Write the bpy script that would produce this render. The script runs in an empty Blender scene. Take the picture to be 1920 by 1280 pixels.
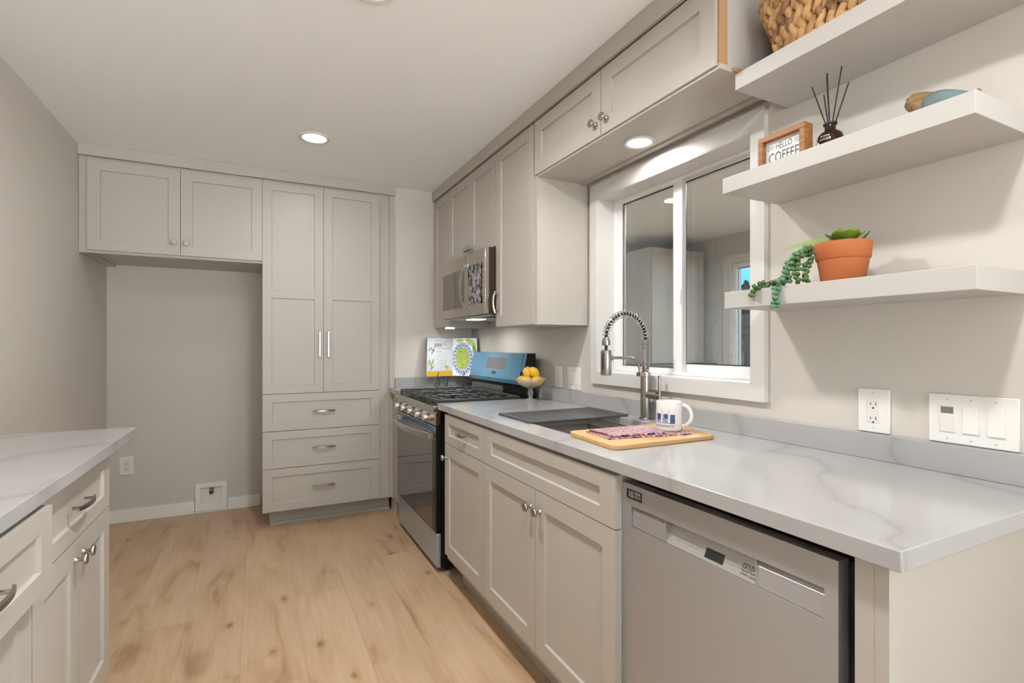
import bpy, bmesh, math, random
from mathutils import Vector, Matrix, Euler
random.seed(7)
SC = bpy.context.scene
COL = SC.collection
PI = math.pi

# ------------------------------------------------------------------ camera, world, exposure
cd = bpy.data.cameras.new('camera')
cam = bpy.data.objects.new('camera', cd); COL.objects.link(cam)
cam.location = (0, 0, 1.223)
cam.rotation_euler = (PI/2, 0, -0.465033)
cd.sensor_width = 36.0; cd.lens = 36.0*955.64/1920.0
cd.shift_y = 6.94/1920.0
cd.clip_start = 0.02
SC.camera = cam
SC.view_settings.view_transform = 'Standard'
SC.view_settings.look = 'None'
SC.view_settings.exposure = 0.0
SC.view_settings.gamma = 1.0
SC.view_settings.use_curve_mapping = False
SC.cycles.use_denoising = True
SC.cycles.max_bounces = 10
SC.cycles.diffuse_bounces = 6
SC.cycles.glossy_bounces = 5
SC.cycles.transmission_bounces = 8
SC.cycles.caustics_reflective = False
SC.cycles.caustics_refractive = False
SC.cycles.sample_clamp_indirect = 4.0

W = bpy.data.worlds.new('sky'); SC.world = W; W.use_nodes = True
nt = W.node_tree; nt.nodes.clear()
_o = nt.nodes.new('ShaderNodeOutputWorld'); _b = nt.nodes.new('ShaderNodeBackground')
_t = nt.nodes.new('ShaderNodeTexCoord'); _s = nt.nodes.new('ShaderNodeSeparateXYZ'); _r = nt.nodes.new('ShaderNodeValToRGB')
nt.links.new(_t.outputs['Generated'], _s.inputs[0])
_m = nt.nodes.new('ShaderNodeMath'); _m.operation = 'MULTIPLY_ADD'; _m.inputs[1].default_value = 0.5; _m.inputs[2].default_value = 0.5
nt.links.new(_s.outputs['Z'], _m.inputs[0]); nt.links.new(_m.outputs[0], _r.inputs[0])
_e = _r.color_ramp.elements      # bright ground fill added below the horizon to lift the ceiling, cyan haze at it, pale blue above
_e[0].position = 0.0; _e[0].color = (0.87, 0.885, 0.89, 1); _e[1].position = 1.0; _e[1].color = (0.17, 0.20, 0.22, 1)
for _p, _c in ((0.485, (0.87, 0.885, 0.89, 1)), (0.497, (0.030, 0.105, 0.122, 1)), (0.56, (0.026, 0.10, 0.122, 1)), (0.64, (0.15, 0.19, 0.22, 1))):
    _k = _e.new(_p); _k.color = _c
nt.links.new(_r.outputs[0], _b.inputs[0]); _b.inputs[1].default_value = 12.0
nt.links.new(_b.outputs[0], _o.inputs[0])

CEIL = 2.378
def lamp(name, loc, power, size, color=(1, .86, .70), spread=PI*0.95):
    l = bpy.data.lights.new(name, 'AREA'); l.shape = 'DISK'; l.size = size; l.energy = power; l.color = color; l.spread = spread
    o = bpy.data.objects.new(name, l); COL.objects.link(o); o.location = loc
    return o
WARM = (0.96, 0.95, 0.93)
CEIL_AND_FILL_LAMPS = [(0.29, 3.03, 3.8), (0.335, 1.66, 21.0), (0.40, 0.28, 17.0), (2.2, -1.6, 12.0), (3.7, -1.6, 8.0)]  # last two are added fill lamps in the unseen living room, without fixtures
for (x, y, p) in CEIL_AND_FILL_LAMPS:
    lamp('ceiling_or_fill_lamp', (x, y, CEIL-0.016), p, 0.12, WARM)
lamp('soffit_lamp', (1.365, 1.588, 2.018), 3.6, 0.09, (1, .98, .95))
lamp('cooktop_lamp', (1.21, 3.02, 1.378), 2.4, 0.16, (1, .97, .93))
lamp('undercabinet_lamp', (1.235, 3.45, 1.337), 1.0, 0.055, (.94, .98, 1.0))
lamp('porch_fill_lamp', (3.0, 2.2, CEIL-0.016), 62.0, 0.12, (.93, .98, 1.0))  # unseen lamp added to brighten the porch, no fixture

# ------------------------------------------------------------------ materials
def srgb(r, g, b):
    f = lambda c: (c/255/12.92) if c/255 <= 0.04045 else ((c/255+0.055)/1.055)**2.4
    return (f(r), f(g), f(b), 1)
def mat(name, col, rough=0.5, metal=0.0, **kw):
    m = bpy.data.materials.new(name); m.use_nodes = True
    b = m.node_tree.nodes['Principled BSDF']
    b.inputs['Base Color'].default_value = col; b.inputs['Roughness'].default_value = rough; b.inputs['Metallic'].default_value = metal
    for k, v in kw.items():
        b.inputs[k.replace('_', ' ')].default_value = v
    return m
def N(m, t, **kw):
    n = m.node_tree.nodes.new(t)
    for k, v in kw.items(): setattr(n, k, v)
    return n
def L(m, a, b): m.node_tree.links.new(a, b)
def BS(m): return m.node_tree.nodes['Principled BSDF']
def paint_bump(m, scale=220, strength=0.04):
    tc = N(m, 'ShaderNodeTexCoord'); n = N(m, 'ShaderNodeTexNoise'); bp = N(m, 'ShaderNodeBump')
    n.inputs['Scale'].default_value = scale; bp.inputs['Strength'].default_value = strength; bp.inputs['Distance'].default_value = 0.001
    L(m, tc.outputs['Object'], n.inputs['Vector']); L(m, n.outputs['Fac'], bp.inputs['Height']); L(m, bp.outputs[0], BS(m).inputs['Normal'])
    return m
def ramp(m, fac, stops):
    r = N(m, 'ShaderNodeValToRGB'); e = r.color_ramp.elements
    while len(e) < len(stops): e.new(0.5)
    for i, (p, c) in enumerate(stops): e[i].position = p; e[i].color = c
    L(m, fac, r.inputs[0]); return r

M = {}
M['wall'] = paint_bump(mat('greige_wall_paint', (0.605, 0.57, 0.525, 1), 0.7))
M['porch_wall'] = paint_bump(mat('pale_wall_paint', (0.60, 0.61, 0.61, 1), 0.7))
M['ceiling'] = paint_bump(mat('ceiling_paint', (0.90, 0.925, 0.945, 1), 0.8))
M['cab'] = mat('cabinet_paint', (0.46, 0.43, 0.39, 1), 0.38)
M['trim'] = mat('white_trim_paint', (0.66, 0.65, 0.63, 1), 0.4)
M['base'] = mat('white_baseboard_paint', (0.84, 0.81, 0.77, 1), 0.4)
M['shelf'] = mat('white_shelf_paint', (0.48, 0.465, 0.445, 1), 0.42)
M['vinyl'] = mat('white_vinyl', (0.80, 0.80, 0.80, 1), 0.3)
M['plastic'] = mat('white_plastic', (0.80, 0.79, 0.77, 1), 0.3)
M['plastic2'] = mat('off_white_plastic', (0.74, 0.72, 0.69, 1), 0.3)
M['black'] = mat('black_enamel', (0.010, 0.009, 0.008, 1), 0.18)
M['dark'] = mat('dark_gap', (0.03, 0.026, 0.022, 1), 0.6)
M['iron'] = mat('cast_iron', (0.045, 0.045, 0.047, 1), 0.42)
M['wire'] = mat('black_wire', (0.03, 0.03, 0.03, 1), 0.4, 0.6)
M['rubber'] = mat('black_rubber', (0.015, 0.015, 0.015, 1), 0.5)
M['nickel'] = mat('brushed_nickel', (0.41, 0.38, 0.345, 1), 0.27, 1.0)
M['chrome'] = mat('chrome', (0.72, 0.71, 0.70, 1), 0.12, 1.0)
M['rawwood'] = mat('raw_wood_edge', srgb(176, 138, 102), 0.6)
M['glass'] = mat('clear_glass', (1, 1, 1, 1), 0.0, 0.0, Transmission_Weight=1.0, IOR=1.45)
M['crystal'] = mat('cut_crystal', (0.98, 0.99, 1.0, 1), 0.03, 0.0, Transmission_Weight=1.0, IOR=1.5)
M['amber'] = mat('amber_glass', srgb(70, 42, 26), 0.05, 0.0, Transmission_Weight=0.55, IOR=1.45)
M['screen'] = mat('dark_screen', (0.02, 0.02, 0.022, 1), 0.12)
M['lcd'] = mat('lcd_screen', srgb(112, 122, 116), 0.25)
M['terracotta'] = mat('terracotta', srgb(176, 98, 52), 0.75)
M['soil'] = mat('potting_soil', srgb(60, 44, 32), 0.9)
M['leaf_bead'] = mat('blue_green_leaf', srgb(84, 128, 92), 0.5)
M['leaf_bead2'] = mat('mid_green_leaf', srgb(74, 104, 52), 0.5)
M['leaf_ros'] = mat('bright_green_leaf', srgb(116, 142, 42), 0.45)
M['leaf_fern'] = mat('pale_fern_leaf', srgb(150, 172, 96), 0.5)
M['stem'] = mat('green_stem', srgb(70, 84, 40), 0.6)
M['ceramic'] = mat('white_ceramic', (0.80, 0.785, 0.765, 1), 0.15)
M['print_blue'] = mat('blue_print', srgb(64, 72, 118), 0.4)
M['print_pale'] = mat('pale_blue_print', srgb(150, 156, 190), 0.4)
M['print_dark'] = mat('dark_print', srgb(52, 48, 50), 0.5)
M['display_grey'] = mat('grey_display', srgb(92, 94, 98), 0.25)
M['print_grey'] = mat('grey_print', srgb(120, 118, 116), 0.5)
M['print_white'] = mat('white_print', srgb(235, 235, 232), 0.5)
M['paper'] = mat('page_paper', (0.56, 0.56, 0.57, 1), 0.6)
M['page_yellow'] = mat('page_yellow', srgb(206, 160, 38), 0.6)
M['page_green'] = mat('page_green', srgb(96, 150, 62), 0.6)
M['page_lime'] = mat('page_lime', srgb(172, 206, 110), 0.6)
M['page_blue'] = mat('page_blue', srgb(72, 84, 150), 0.6)
M['page_ice'] = mat('page_ice', srgb(176, 182, 208), 0.6)
M['page_grey'] = mat('page_grey', srgb(116, 124, 112), 0.6)
M['cover'] = mat('book_cover', srgb(120, 108, 96), 0.6)
M['reed'] = mat('black_reed', (0.012, 0.012, 0.012, 1), 0.7)
M['bird_wing'] = mat('teal_painted_wing', srgb(98, 116, 116), 0.55)
M['bird_beak'] = mat('brown_beak', srgb(120, 92, 48), 0.6)
M['brass'] = mat('brass', srgb(196, 150, 60), 0.3, 1.0)
M['rack'] = mat('grey_silicone_rod', (0.10, 0.10, 0.105, 1), 0.38, 0.3)
M['dwpanel'] = mat('silver_panel', srgb(176, 173, 168), 0.35, 0.4)
M['film_edge'] = mat('pale_blue_film', srgb(150, 176, 196), 0.2, 0.5)
M['fence'] = mat('dark_fence_wood', srgb(20, 20, 24), 0.8)
M['foliage'] = mat('tree_foliage', srgb(22, 40, 28), 0.8)
M['ground'] = mat('yard_ground', srgb(70, 66, 58), 0.9)
M['counter_grey'] = mat('grey_ledge', srgb(120, 120, 118), 0.4)

def emit(name, col, s):
    m = bpy.data.materials.new(name); m.use_nodes = True
    b = BS(m); b.inputs['Base Color'].default_value = (.8, .8, .8, 1); b.inputs['Emission Color'].default_value = col; b.inputs['Emission Strength'].default_value = s
    return m
M['lens'] = emit('lit_lens', (1, .96, .9, 1), 3.0)

def steel(name, col, rough, axis, scale=(1, 1, 1)):
    m = mat(name, col, rough, 1.0)
    tc = N(m, 'ShaderNodeTexCoord'); mp = N(m, 'ShaderNodeMapping'); n = N(m, 'ShaderNodeTexNoise')
    s = [260, 260, 260]; s[axis] = 3
    mp.inputs['Scale'].default_value = s
    n.inputs['Scale'].default_value = 1.0; n.inputs['Detail'].default_value = 2
    L(m, tc.outputs['Object'], mp.inputs[0]); L(m, mp.outputs[0], n.inputs['Vector'])
    mr = N(m, 'ShaderNodeMapRange'); mr.inputs[3].default_value = rough-0.06; mr.inputs[4].default_value = rough+0.08
    L(m, n.outputs['Fac'], mr.inputs[0]); L(m, mr.outputs[0], BS(m).inputs['Roughness'])
    bp = N(m, 'ShaderNodeBump'); bp.inputs['Strength'].default_value = 0.05; bp.inputs['Distance'].default_value = 0.0005
    L(m, n.outputs['Fac'], bp.inputs['Height']); L(m, bp.outputs[0], BS(m).inputs['Normal'])
    return m
M['steel'] = steel('stainless_steel', (0.56, 0.535, 0.51, 1), 0.30, 1)
M['steel_sink'] = steel('sink_steel', (0.72, 0.66, 0.59, 1), 0.34, 1); BS(M['steel_sink']).inputs['Metallic'].default_value = 0.75
M['steel_warm'] = steel('filmed_steel', (0.50, 0.45, 0.40, 1), 0.16, 1)
M['steel_cool'] = steel('filmed_cool_steel', (0.44, 0.48, 0.55, 1), 0.22, 1); BS(M['steel_cool']).inputs['Metallic'].default_value = 0.55
M['dwsteel'] = steel('dishwasher_steel', (0.62, 0.625, 0.645, 1), 0.36, 1)
_tg = N(M['dwsteel'], 'ShaderNodeTangent', direction_type='RADIAL', axis='Z'); L(M['dwsteel'], _tg.outputs[0], BS(M['dwsteel']).inputs['Tangent']); BS(M['dwsteel']).inputs['Anisotropic'].default_value = 0.85; BS(M['dwsteel']).inputs['Anisotropic Rotation'].default_value = 0.25; BS(M['dwsteel']).inputs['Metallic'].default_value = 0.7; BS(M['dwsteel']).inputs['Base Color'].default_value = (0.47, 0.47, 0.485, 1)
M['bluefilm'] = mat('blue_protective_film', srgb(100, 154, 186), 0.18, 0.6)
M['bluefilm_dark'] = mat('dark_blue_film', srgb(36, 92, 120), 0.15, 0.5)
M['oven_glass'] = mat('oven_glass', (0.05, 0.044, 0.037, 1), 0.04, 0.0, IOR=3.2)
M['mw_glass'] = mat('microwave_glass', (0.09, 0.072, 0.058, 1), 0.06, 0.0, IOR=2.0)

# floor planks
def make_floor():
    m = mat('oak_plank_floor', srgb(200, 168, 130), 0.42)
    tc = N(m, 'ShaderNodeTexCoord'); sp = N(m, 'ShaderNodeSeparateXYZ'); L(m, tc.outputs['Object'], sp.inputs[0])
    def math_(op, a, b=None):
        n = N(m, 'ShaderNodeMath', operation=op)
        if hasattr(a, 'links'): L(m, a, n.inputs[0])
        else: n.inputs[0].default_value = a
        if b is not None:
            if hasattr(b, 'links'): L(m, b, n.inputs[1])
            else: n.inputs[1].default_value = b
        return n.outputs[0]
    PW, PL = 0.226, 1.5
    ux = math_('DIVIDE', math_('ADD', sp.outputs['X'], 10.0-0.002), PW)
    ix = math_('FLOOR', ux); fx = math_('FRACT', ux)
    wn = N(m, 'ShaderNodeTexWhiteNoise', noise_dimensions='1D'); L(m, ix, wn.inputs['W'])
    uy = math_('DIVIDE', math_('ADD', math_('ADD', sp.outputs['Y'], 10.0), math_('MULTIPLY', wn.outputs['Value'], PL)), PL)
    iy = math_('FLOOR', uy); fy = math_('FRACT', uy)
    cb = N(m, 'ShaderNodeCombineXYZ'); L(m, ix, cb.inputs[0]); L(m, iy, cb.inputs[1])
    wn2 = N(m, 'ShaderNodeTexWhiteNoise', noise_dimensions='3D'); L(m, cb.outputs[0], wn2.inputs['Vector'])
    # grain coords: stretched along y, offset per plank
    off = N(m, 'ShaderNodeVectorMath', operation='SCALE'); L(m, wn2.outputs['Color'], off.inputs[0]); off.inputs['Scale'].default_value = 37.0
    vadd = N(m, 'ShaderNodeVectorMath', operation='ADD'); L(m, tc.outputs['Object'], vadd.inputs[0]); L(m, off.outputs[0], vadd.inputs[1])
    mp = N(m, 'ShaderNodeMapping'); mp.inputs['Scale'].default_value = (7.5, 1.6, 1); L(m, vadd.outputs[0], mp.inputs[0])
    n1 = N(m, 'ShaderNodeTexNoise'); n1.inputs['Scale'].default_value = 1.0; n1.inputs['Detail'].default_value = 5; n1.inputs['Distortion'].default_value = 0.9
    L(m, mp.outputs[0], n1.inputs['Vector'])
    mp2 = N(m, 'ShaderNodeMapping'); mp2.inputs['Scale'].default_value = (70, 3.5, 1); L(m, vadd.outputs[0], mp2.inputs[0])
    n2 = N(m, 'ShaderNodeTexNoise'); n2.inputs['Scale'].default_value = 1.0; n2.inputs['Detail'].default_value = 4; n2.inputs['Distortion'].default_value = 0.4
    L(m, mp2.outputs[0], n2.inputs['Vector'])
    r1 = ramp(m, n1.outputs['Fac'], [(0.28, srgb(162, 130, 99)), (0.42, srgb(192, 161, 128)), (0.60, srgb(201, 173, 143)), (0.8, srgb(194, 164, 135))])
    # rings
    wv = N(m, 'ShaderNodeTexWave', wave_type='RINGS'); wv.inputs["Scale"].default_value = 2.2; wv.inputs["Distortion"].default_value = 7.0; wv.inputs['Detail'].default_value = 2; wv.inputs['Detail Scale'].default_value = 0.6
    mp3 = N(m, 'ShaderNodeMapping'); mp3.inputs["Scale"].default_value = (5.5, 0.35, 1); L(m, vadd.outputs[0], mp3.inputs[0]); L(m, mp3.outputs[0], wv.inputs['Vector'])
    mixw = N(m, 'ShaderNodeMixRGB', blend_type='MULTIPLY'); mixw.inputs[0].default_value = 0.05
    L(m, r1.outputs[0], mixw.inputs[1]); L(m, wv.outputs['Color'], mixw.inputs[2])
    rg = ramp(m, n2.outputs['Fac'], [(0.3, (0.86, 0.86, 0.86, 1)), (0.7, (1.04, 1.04, 1.04, 1))])
    mg = N(m, 'ShaderNodeMixRGB', blend_type='MULTIPLY'); mg.inputs[0].default_value = 0.8
    L(m, mixw.outputs[0], mg.inputs[1]); L(m, rg.outputs[0], mg.inputs[2])
    # knots
    mpk = N(m, 'ShaderNodeMapping'); mpk.inputs['Scale'].default_value = (6.0, 3.4, 1); L(m, vadd.outputs[0], mpk.inputs[0])
    vo = N(m, 'ShaderNodeTexVoronoi'); vo.inputs['Scale'].default_value = 1.0; L(m, mpk.outputs[0], vo.inputs['Vector'])
    nk = N(m, 'ShaderNodeTexNoise'); nk.inputs['Scale'].default_value = 30; L(m, tc.outputs['Object'], nk.inputs['Vector'])
    kd = math_('ADD', vo.outputs['Distance'], math_('MULTIPLY', math_('SUBTRACT', nk.outputs['Fac'], 0.5), 0.12))
    rk = ramp(m, kd, [(0.0, (0.42, 0.33, 0.25, 1)), (0.05, (0.60, 0.50, 0.40, 1)), (0.10, (0.88, 0.84, 0.78, 1)), (0.22, (1, 1, 1, 1))])
    mk = N(m, 'ShaderNodeMixRGB', blend_type='MULTIPLY'); mk.inputs[0].default_value = 0.95
    L(m, mg.outputs[0], mk.inputs[1]); L(m, rk.outputs[0], mk.inputs[2])
    # per plank tint
    rt = ramp(m, wn2.outputs['Value'], [(0.0, (0.965, 0.955, 0.94, 1)), (1.0, (1.035, 1.03, 1.02, 1))])
    mt = N(m, 'ShaderNodeMixRGB', blend_type='MULTIPLY'); mt.inputs[0].default_value = 1.0
    L(m, mk.outputs[0], mt.inputs[1]); L(m, rt.outputs[0], mt.inputs[2])
    # seams
    sx = math_('MINIMUM', fx, math_('SUBTRACT', 1.0, fx)); sy = math_('MINIMUM', fy, math_('SUBTRACT', 1.0, fy))
    sx = math_('MULTIPLY', sx, PW); sy = math_('MULTIPLY', sy, PL)
    sd = math_('MINIMUM', sx, sy)
    rs = ramp(m, math_('MULTIPLY', sd, 100.0), [(0.05, (0.72, 0.66, 0.60, 1)), (0.16, (1, 1, 1, 1))])
    ms = N(m, 'ShaderNodeMixRGB', blend_type='MULTIPLY'); ms.inputs[0].default_value = 0.75
    L(m, mt.outputs[0], ms.inputs[1]); L(m, rs.outputs[0], ms.inputs[2])
    L(m, ms.outputs[0], BS(m).inputs['Base Color'])
    bp = N(m, 'ShaderNodeBump'); bp.inputs['Strength'].default_value = 0.12; bp.inputs['Distance'].default_value = 0.001
    L(m, n2.outputs['Fac'], bp.inputs['Height']); L(m, bp.outputs[0], BS(m).inputs['Normal'])
    return m
M['floor'] = make_floor()

def make_marble():
    m = mat('white_veined_quartz', (0.8, 0.8, 0.8, 1), 0.16)
    tc = N(m, 'ShaderNodeTexCoord'); mp = N(m, 'ShaderNodeMapping'); mp.inputs['Rotation'].default_value = (0, 0, 0.75); mp.inputs['Location'].default_value = (0.33, 0.2, 0)
    L(m, tc.outputs['Object'], mp.inputs[0])
    n0 = N(m, 'ShaderNodeTexNoise'); n0.inputs['Scale'].default_value = 2.2; n0.inputs['Detail'].default_value = 5
    L(m, mp.outputs[0], n0.inputs['Vector'])
    mx = N(m, 'ShaderNodeMixRGB', blend_type='ADD'); mx.inputs[0].default_value = 0.42; L(m, mp.outputs[0], mx.inputs[1]); L(m, n0.outputs['Color'], mx.inputs[2])
    wv = N(m, 'ShaderNodeTexWave', wave_type='BANDS', bands_direction='X'); wv.inputs['Scale'].default_value = 0.85; wv.inputs['Distortion'].default_value = 2.6; wv.inputs['Detail'].default_value = 3; wv.inputs['Detail Scale'].default_value = 1.4
    L(m, mx.outputs[0], wv.inputs['Vector'])
    rv = ramp(m, wv.outputs['Fac'], [(0.0, (0.60, 0.58, 0.56, 1)), (0.006, (0.82, 0.81, 0.80, 1)), (0.05, (0.95, 0.945, 0.94, 1)), (0.13, (1, 1, 1, 1))])
    n1 = N(m, 'ShaderNodeTexNoise'); n1.inputs['Scale'].default_value = 1.6; n1.inputs['Detail'].default_value = 3
    L(m, tc.outputs['Object'], n1.inputs['Vector'])
    rb = ramp(m, n1.outputs['Fac'], [(0.35, (0.375, 0.37, 0.37, 1)), (0.65, (0.415, 0.41, 0.41, 1))])
    mm = N(m, 'ShaderNodeMixRGB', blend_type='MULTIPLY'); mm.inputs[0].default_value = 0.42
    L(m, rb.outputs[0], mm.inputs[1]); L(m, rv.outputs[0], mm.inputs[2]); L(m, mm.outputs[0], BS(m).inputs['Base Color'])
    return m
M['marble'] = make_marble()

def make_wood(name, c1, c2, scale, axis, rough=0.5):
    m = mat(name, c1, rough)
    tc = N(m, 'ShaderNodeTexCoord'); mp = N(m, 'ShaderNodeMapping'); s = [scale]*3; s[axis] = scale*0.06
    mp.inputs['Scale'].default_value = s
    n = N(m, 'ShaderNodeTexNoise'); n.inputs['Scale'].default_value = 1; n.inputs['Detail'].default_value = 4; n.inputs['Distortion'].default_value = 0.4
    L(m, tc.outputs['Object'], mp.inputs[0]); L(m, mp.outputs[0], n.inputs['Vector'])
    r = ramp(m, n.outputs['Fac'], [(0.3, c2), (0.65, c1)])
    L(m, r.outputs[0], BS(m).inputs['Base Color']); return m
M['bamboo'] = make_wood('bamboo_board', srgb(204, 166, 116), srgb(190, 150, 98), 90, 0)
M['framewood'] = make_wood('brown_frame_wood', srgb(166, 112, 62), srgb(128, 80, 40), 110, 1)
M['birdwood'] = make_wood('carved_wood', srgb(150, 120, 80), srgb(116, 90, 58), 120, 1)

def make_noise_mat(name, c1, c2, scale, rough=0.6, lo=0.35, hi=0.65):
    m = mat(name, c1, rough); tc = N(m, 'ShaderNodeTexCoord'); n = N(m, 'ShaderNodeTexNoise'); n.inputs['Scale'].default_value = scale; n.inputs['Detail'].default_value = 3
    L(m, tc.outputs['Object'], n.inputs['Vector']); r = ramp(m, n.outputs['Fac'], [(lo, c2), (hi, c1)]); L(m, r.outputs[0], BS(m).inputs['Base Color']); return m
M['lemon'] = make_noise_mat('lemon_skin', srgb(236, 190, 62), srgb(226, 174, 44), 40, 0.42)
M['hyacinth'] = make_noise_mat('water_hyacinth', srgb(204, 164, 112), srgb(160, 116, 72), 28, 0.7, 0.3, 0.62)
M['hyacinth2'] = make_noise_mat('dark_water_hyacinth', srgb(160, 122, 84), srgb(104, 72, 48), 28, 0.7, 0.3, 0.62)
M['salad'] = make_noise_mat('green_salad', srgb(190, 206, 96), srgb(96, 120, 40), 160, 0.6, 0.4, 0.6)
M['crumple'] = make_noise_mat('crumpled_film', srgb(150, 148, 150), srgb(24, 22, 24), 34, 0.15, 0.42, 0.56)
def make_towel():
    m = mat('patterned_towel', srgb(214, 200, 200), 0.85)
    tc = N(m, 'ShaderNodeTexCoord')
    def chk(sc, w):
        mp = N(m, 'ShaderNodeMapping'); mp.inputs['Scale'].default_value = sc; L(m, tc.outputs['Object'], mp.inputs[0])
        wv = N(m, 'ShaderNodeTexWave', bands_direction=w); wv.inputs['Scale'].default_value = 1; wv.inputs['Distortion'].default_value = 1.4; wv.inputs['Detail'].default_value = 2; L(m, mp.outputs[0], wv.inputs['Vector']); return wv.outputs['Fac']
    a = ramp(m, chk((17, 17, 1), 'X'), [(0.0, srgb(190, 70, 66)), (0.16, srgb(196, 110, 104)), (0.3, srgb(204, 192, 194)), (1, srgb(208, 200, 202))])
    b = ramp(m, chk((21, 21, 1), 'Y'), [(0.0, srgb(96, 104, 150)), (0.15, srgb(150, 156, 190)), (0.3, (1, 1, 1, 1)), (0.8, (1, 1, 1, 1)), (0.95, srgb(214, 170, 150))])
    n = N(m, 'ShaderNodeTexNoise'); n.inputs['Scale'].default_value = 90; L(m, tc.outputs['Object'], n.inputs['Vector'])
    c = ramp(m, n.outputs['Fac'], [(0.36, srgb(120, 110, 150)), (0.44, (1, 1, 1, 1))])
    x = N(m, 'ShaderNodeMixRGB', blend_type='MULTIPLY'); x.inputs[0].default_value = 1; L(m, a.outputs[0], x.inputs[1]); L(m, b.outputs[0], x.inputs[2])
    y = N(m, 'ShaderNodeMixRGB', blend_type='MULTIPLY'); y.inputs[0].default_value = 0.8; L(m, x.outputs[0], y.inputs[1]); L(m, c.outputs[0], y.inputs[2])
    L(m, y.outputs[0], BS(m).inputs['Base Color']); return m
M['towel'] = make_towel()

# ------------------------------------------------------------------ mesh helpers
ORG = {}
class MB:
    def __init__(s): s.bm = bmesh.new()
    def mesh(s, vs, fs, mi=0):
        v = [s.bm.verts.new(p) for p in vs]
        for f in fs:
            try:
                g = s.bm.faces.new([v[i] for i in f]); g.material_index = mi
            except ValueError: pass
        return s
    def box(s, a, b, mi=0):
        x0, y0, z0 = [min(a[i], b[i]) for i in range(3)]; x1, y1, z1 = [max(a[i], b[i]) for i in range(3)]
        return s.mesh([(x0,y0,z0),(x1,y0,z0),(x1,y1,z0),(x0,y1,z0),(x0,y0,z1),(x1,y0,z1),(x1,y1,z1),(x0,y1,z1)],
                      [(3,2,1,0),(4,5,6,7),(0,1,5,4),(1,2,6,5),(2,3,7,6),(3,0,4,7)], mi)
    def pbox(s, P, u0, u1, v0, v1, w0, w1, mi=0):
        return s.mesh([P(u0, v0, w0), P(u1, v0, w0), P(u1, v1, w0), P(u0, v1, w0), P(u0, v0, w1), P(u1, v0, w1), P(u1, v1, w1), P(u0, v1, w1)],
                      [(3,2,1,0),(4,5,6,7),(0,1,5,4),(1,2,6,5),(2,3,7,6),(3,0,4,7)], mi)
    def tube(s, pts, r, seg=8, mi=0, caps=True, closed=False):
        pts = [Vector(p) for p in pts]; n = len(pts)
        rs = r if isinstance(r, (list, tuple)) else [r]*n
        tang = []
        for i in range(n):
            a = pts[(i-1) % n] if (closed or i > 0) else pts[0]; b = pts[(i+1) % n] if (closed or i < n-1) else pts[-1]
            t = (b-a); tang.append(t.normalized() if t.length > 1e-9 else Vector((0, 0, 1)))
        up = Vector((0, 0, 1)) if abs(tang[0].z) < 0.9 else Vector((1, 0, 0))
        nrm = tang[0].cross(up).normalized(); rings = []
        for i in range(n):
            nrm = (nrm - tang[i]*nrm.dot(tang[i])); nrm = nrm.normalized() if nrm.length > 1e-9 else tang[i].orthogonal().normalized()
            bn = tang[i].cross(nrm)
            rings.append([s.bm.verts.new(pts[i] + (nrm*math.cos(2*PI*k/seg) + bn*math.sin(2*PI*k/seg))*rs[i]) for k in range(seg)])
        for i in range(n if closed else n-1):
            A, B = rings[i], rings[(i+1) % n]
            for k in range(seg):
                f = s.bm.faces.new([A[k], A[(k+1) % seg], B[(k+1) % seg], B[k]]); f.material_index = mi
        if caps and not closed:
            f = s.bm.faces.new(list(reversed(rings[0]))); f.material_index = mi
            f = s.bm.faces.new(rings[-1]); f.material_index = mi
        return s
    def cyl(s, a, b, r, r2=None, seg=20, mi=0): return s.tube([a, b], [r, r if r2 is None else r2], seg, mi)
    def lathe(s, prof, T=None, seg=32, mi=0, wob=None):
        # prof list of (r, h); T maps local (x,y,z) -> world ; rotates about z
        T = T or Matrix.Identity(4); rings = []
        for (r, h) in prof:
            if r < 1e-6: rings.append([s.bm.verts.new(T @ Vector((0, 0, h)))])
            else:
                ring = []
                for k in range(seg):
                    rr = r*(wob(k, h) if wob else 1); ring.append(s.bm.verts.new(T @ Vector((rr*math.cos(2*PI*k/seg), rr*math.sin(2*PI*k/seg), h))))
                rings.append(ring)
        for A, B in zip(rings, rings[1:]):
            for k in range(seg):
                k2 = (k+1) % seg
                if len(A) == 1 and len(B) == 1: continue
                if len(A) == 1: vs = [A[0], B[k2], B[k]]
                elif len(B) == 1: vs = [A[k], A[k2], B[0]]
                else: vs = [A[k], A[k2], B[k2], B[k]]
                try: s.bm.faces.new(vs).material_index = mi
                except ValueError: pass
        return s
    def ell(s, c, r, R=None, seg=12, rings=8, mi=0):
        R = R or Matrix.Identity(3)
        T = Matrix.Translation(c) @ R.to_4x4() @ Matrix.Diagonal((r[0], r[1], r[2], 1))
        return s.lathe([(math.sin(PI*i/rings), -math.cos(PI*i/rings)) for i in range(rings+1)], T, seg, mi)
    def prism(s, outline, P, w0, w1, mi=0):
        n = len(outline)
        vs = [P(u, v, w0) for u, v in outline] + [P(u, v, w1) for u, v in outline]
        return s.mesh(vs, [tuple(range(n)), tuple(reversed(range(n, 2*n)))] + [(i, (i+1) % n, n+(i+1) % n, n+i) for i in range(n)], mi)
    def loft(s, rings, mi=0, caps=True):
        R = [[s.bm.verts.new(p) for p in r] for r in rings]; n = len(R[0])
        for A, B in zip(R, R[1:]):
            for k in range(n): s.bm.faces.new([A[k], A[(k+1) % n], B[(k+1) % n], B[k]]).material_index = mi
        if caps:
            s.bm.faces.new(list(reversed(R[0]))).material_index = mi; s.bm.faces.new(R[-1]).material_index = mi
        return s
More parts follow.
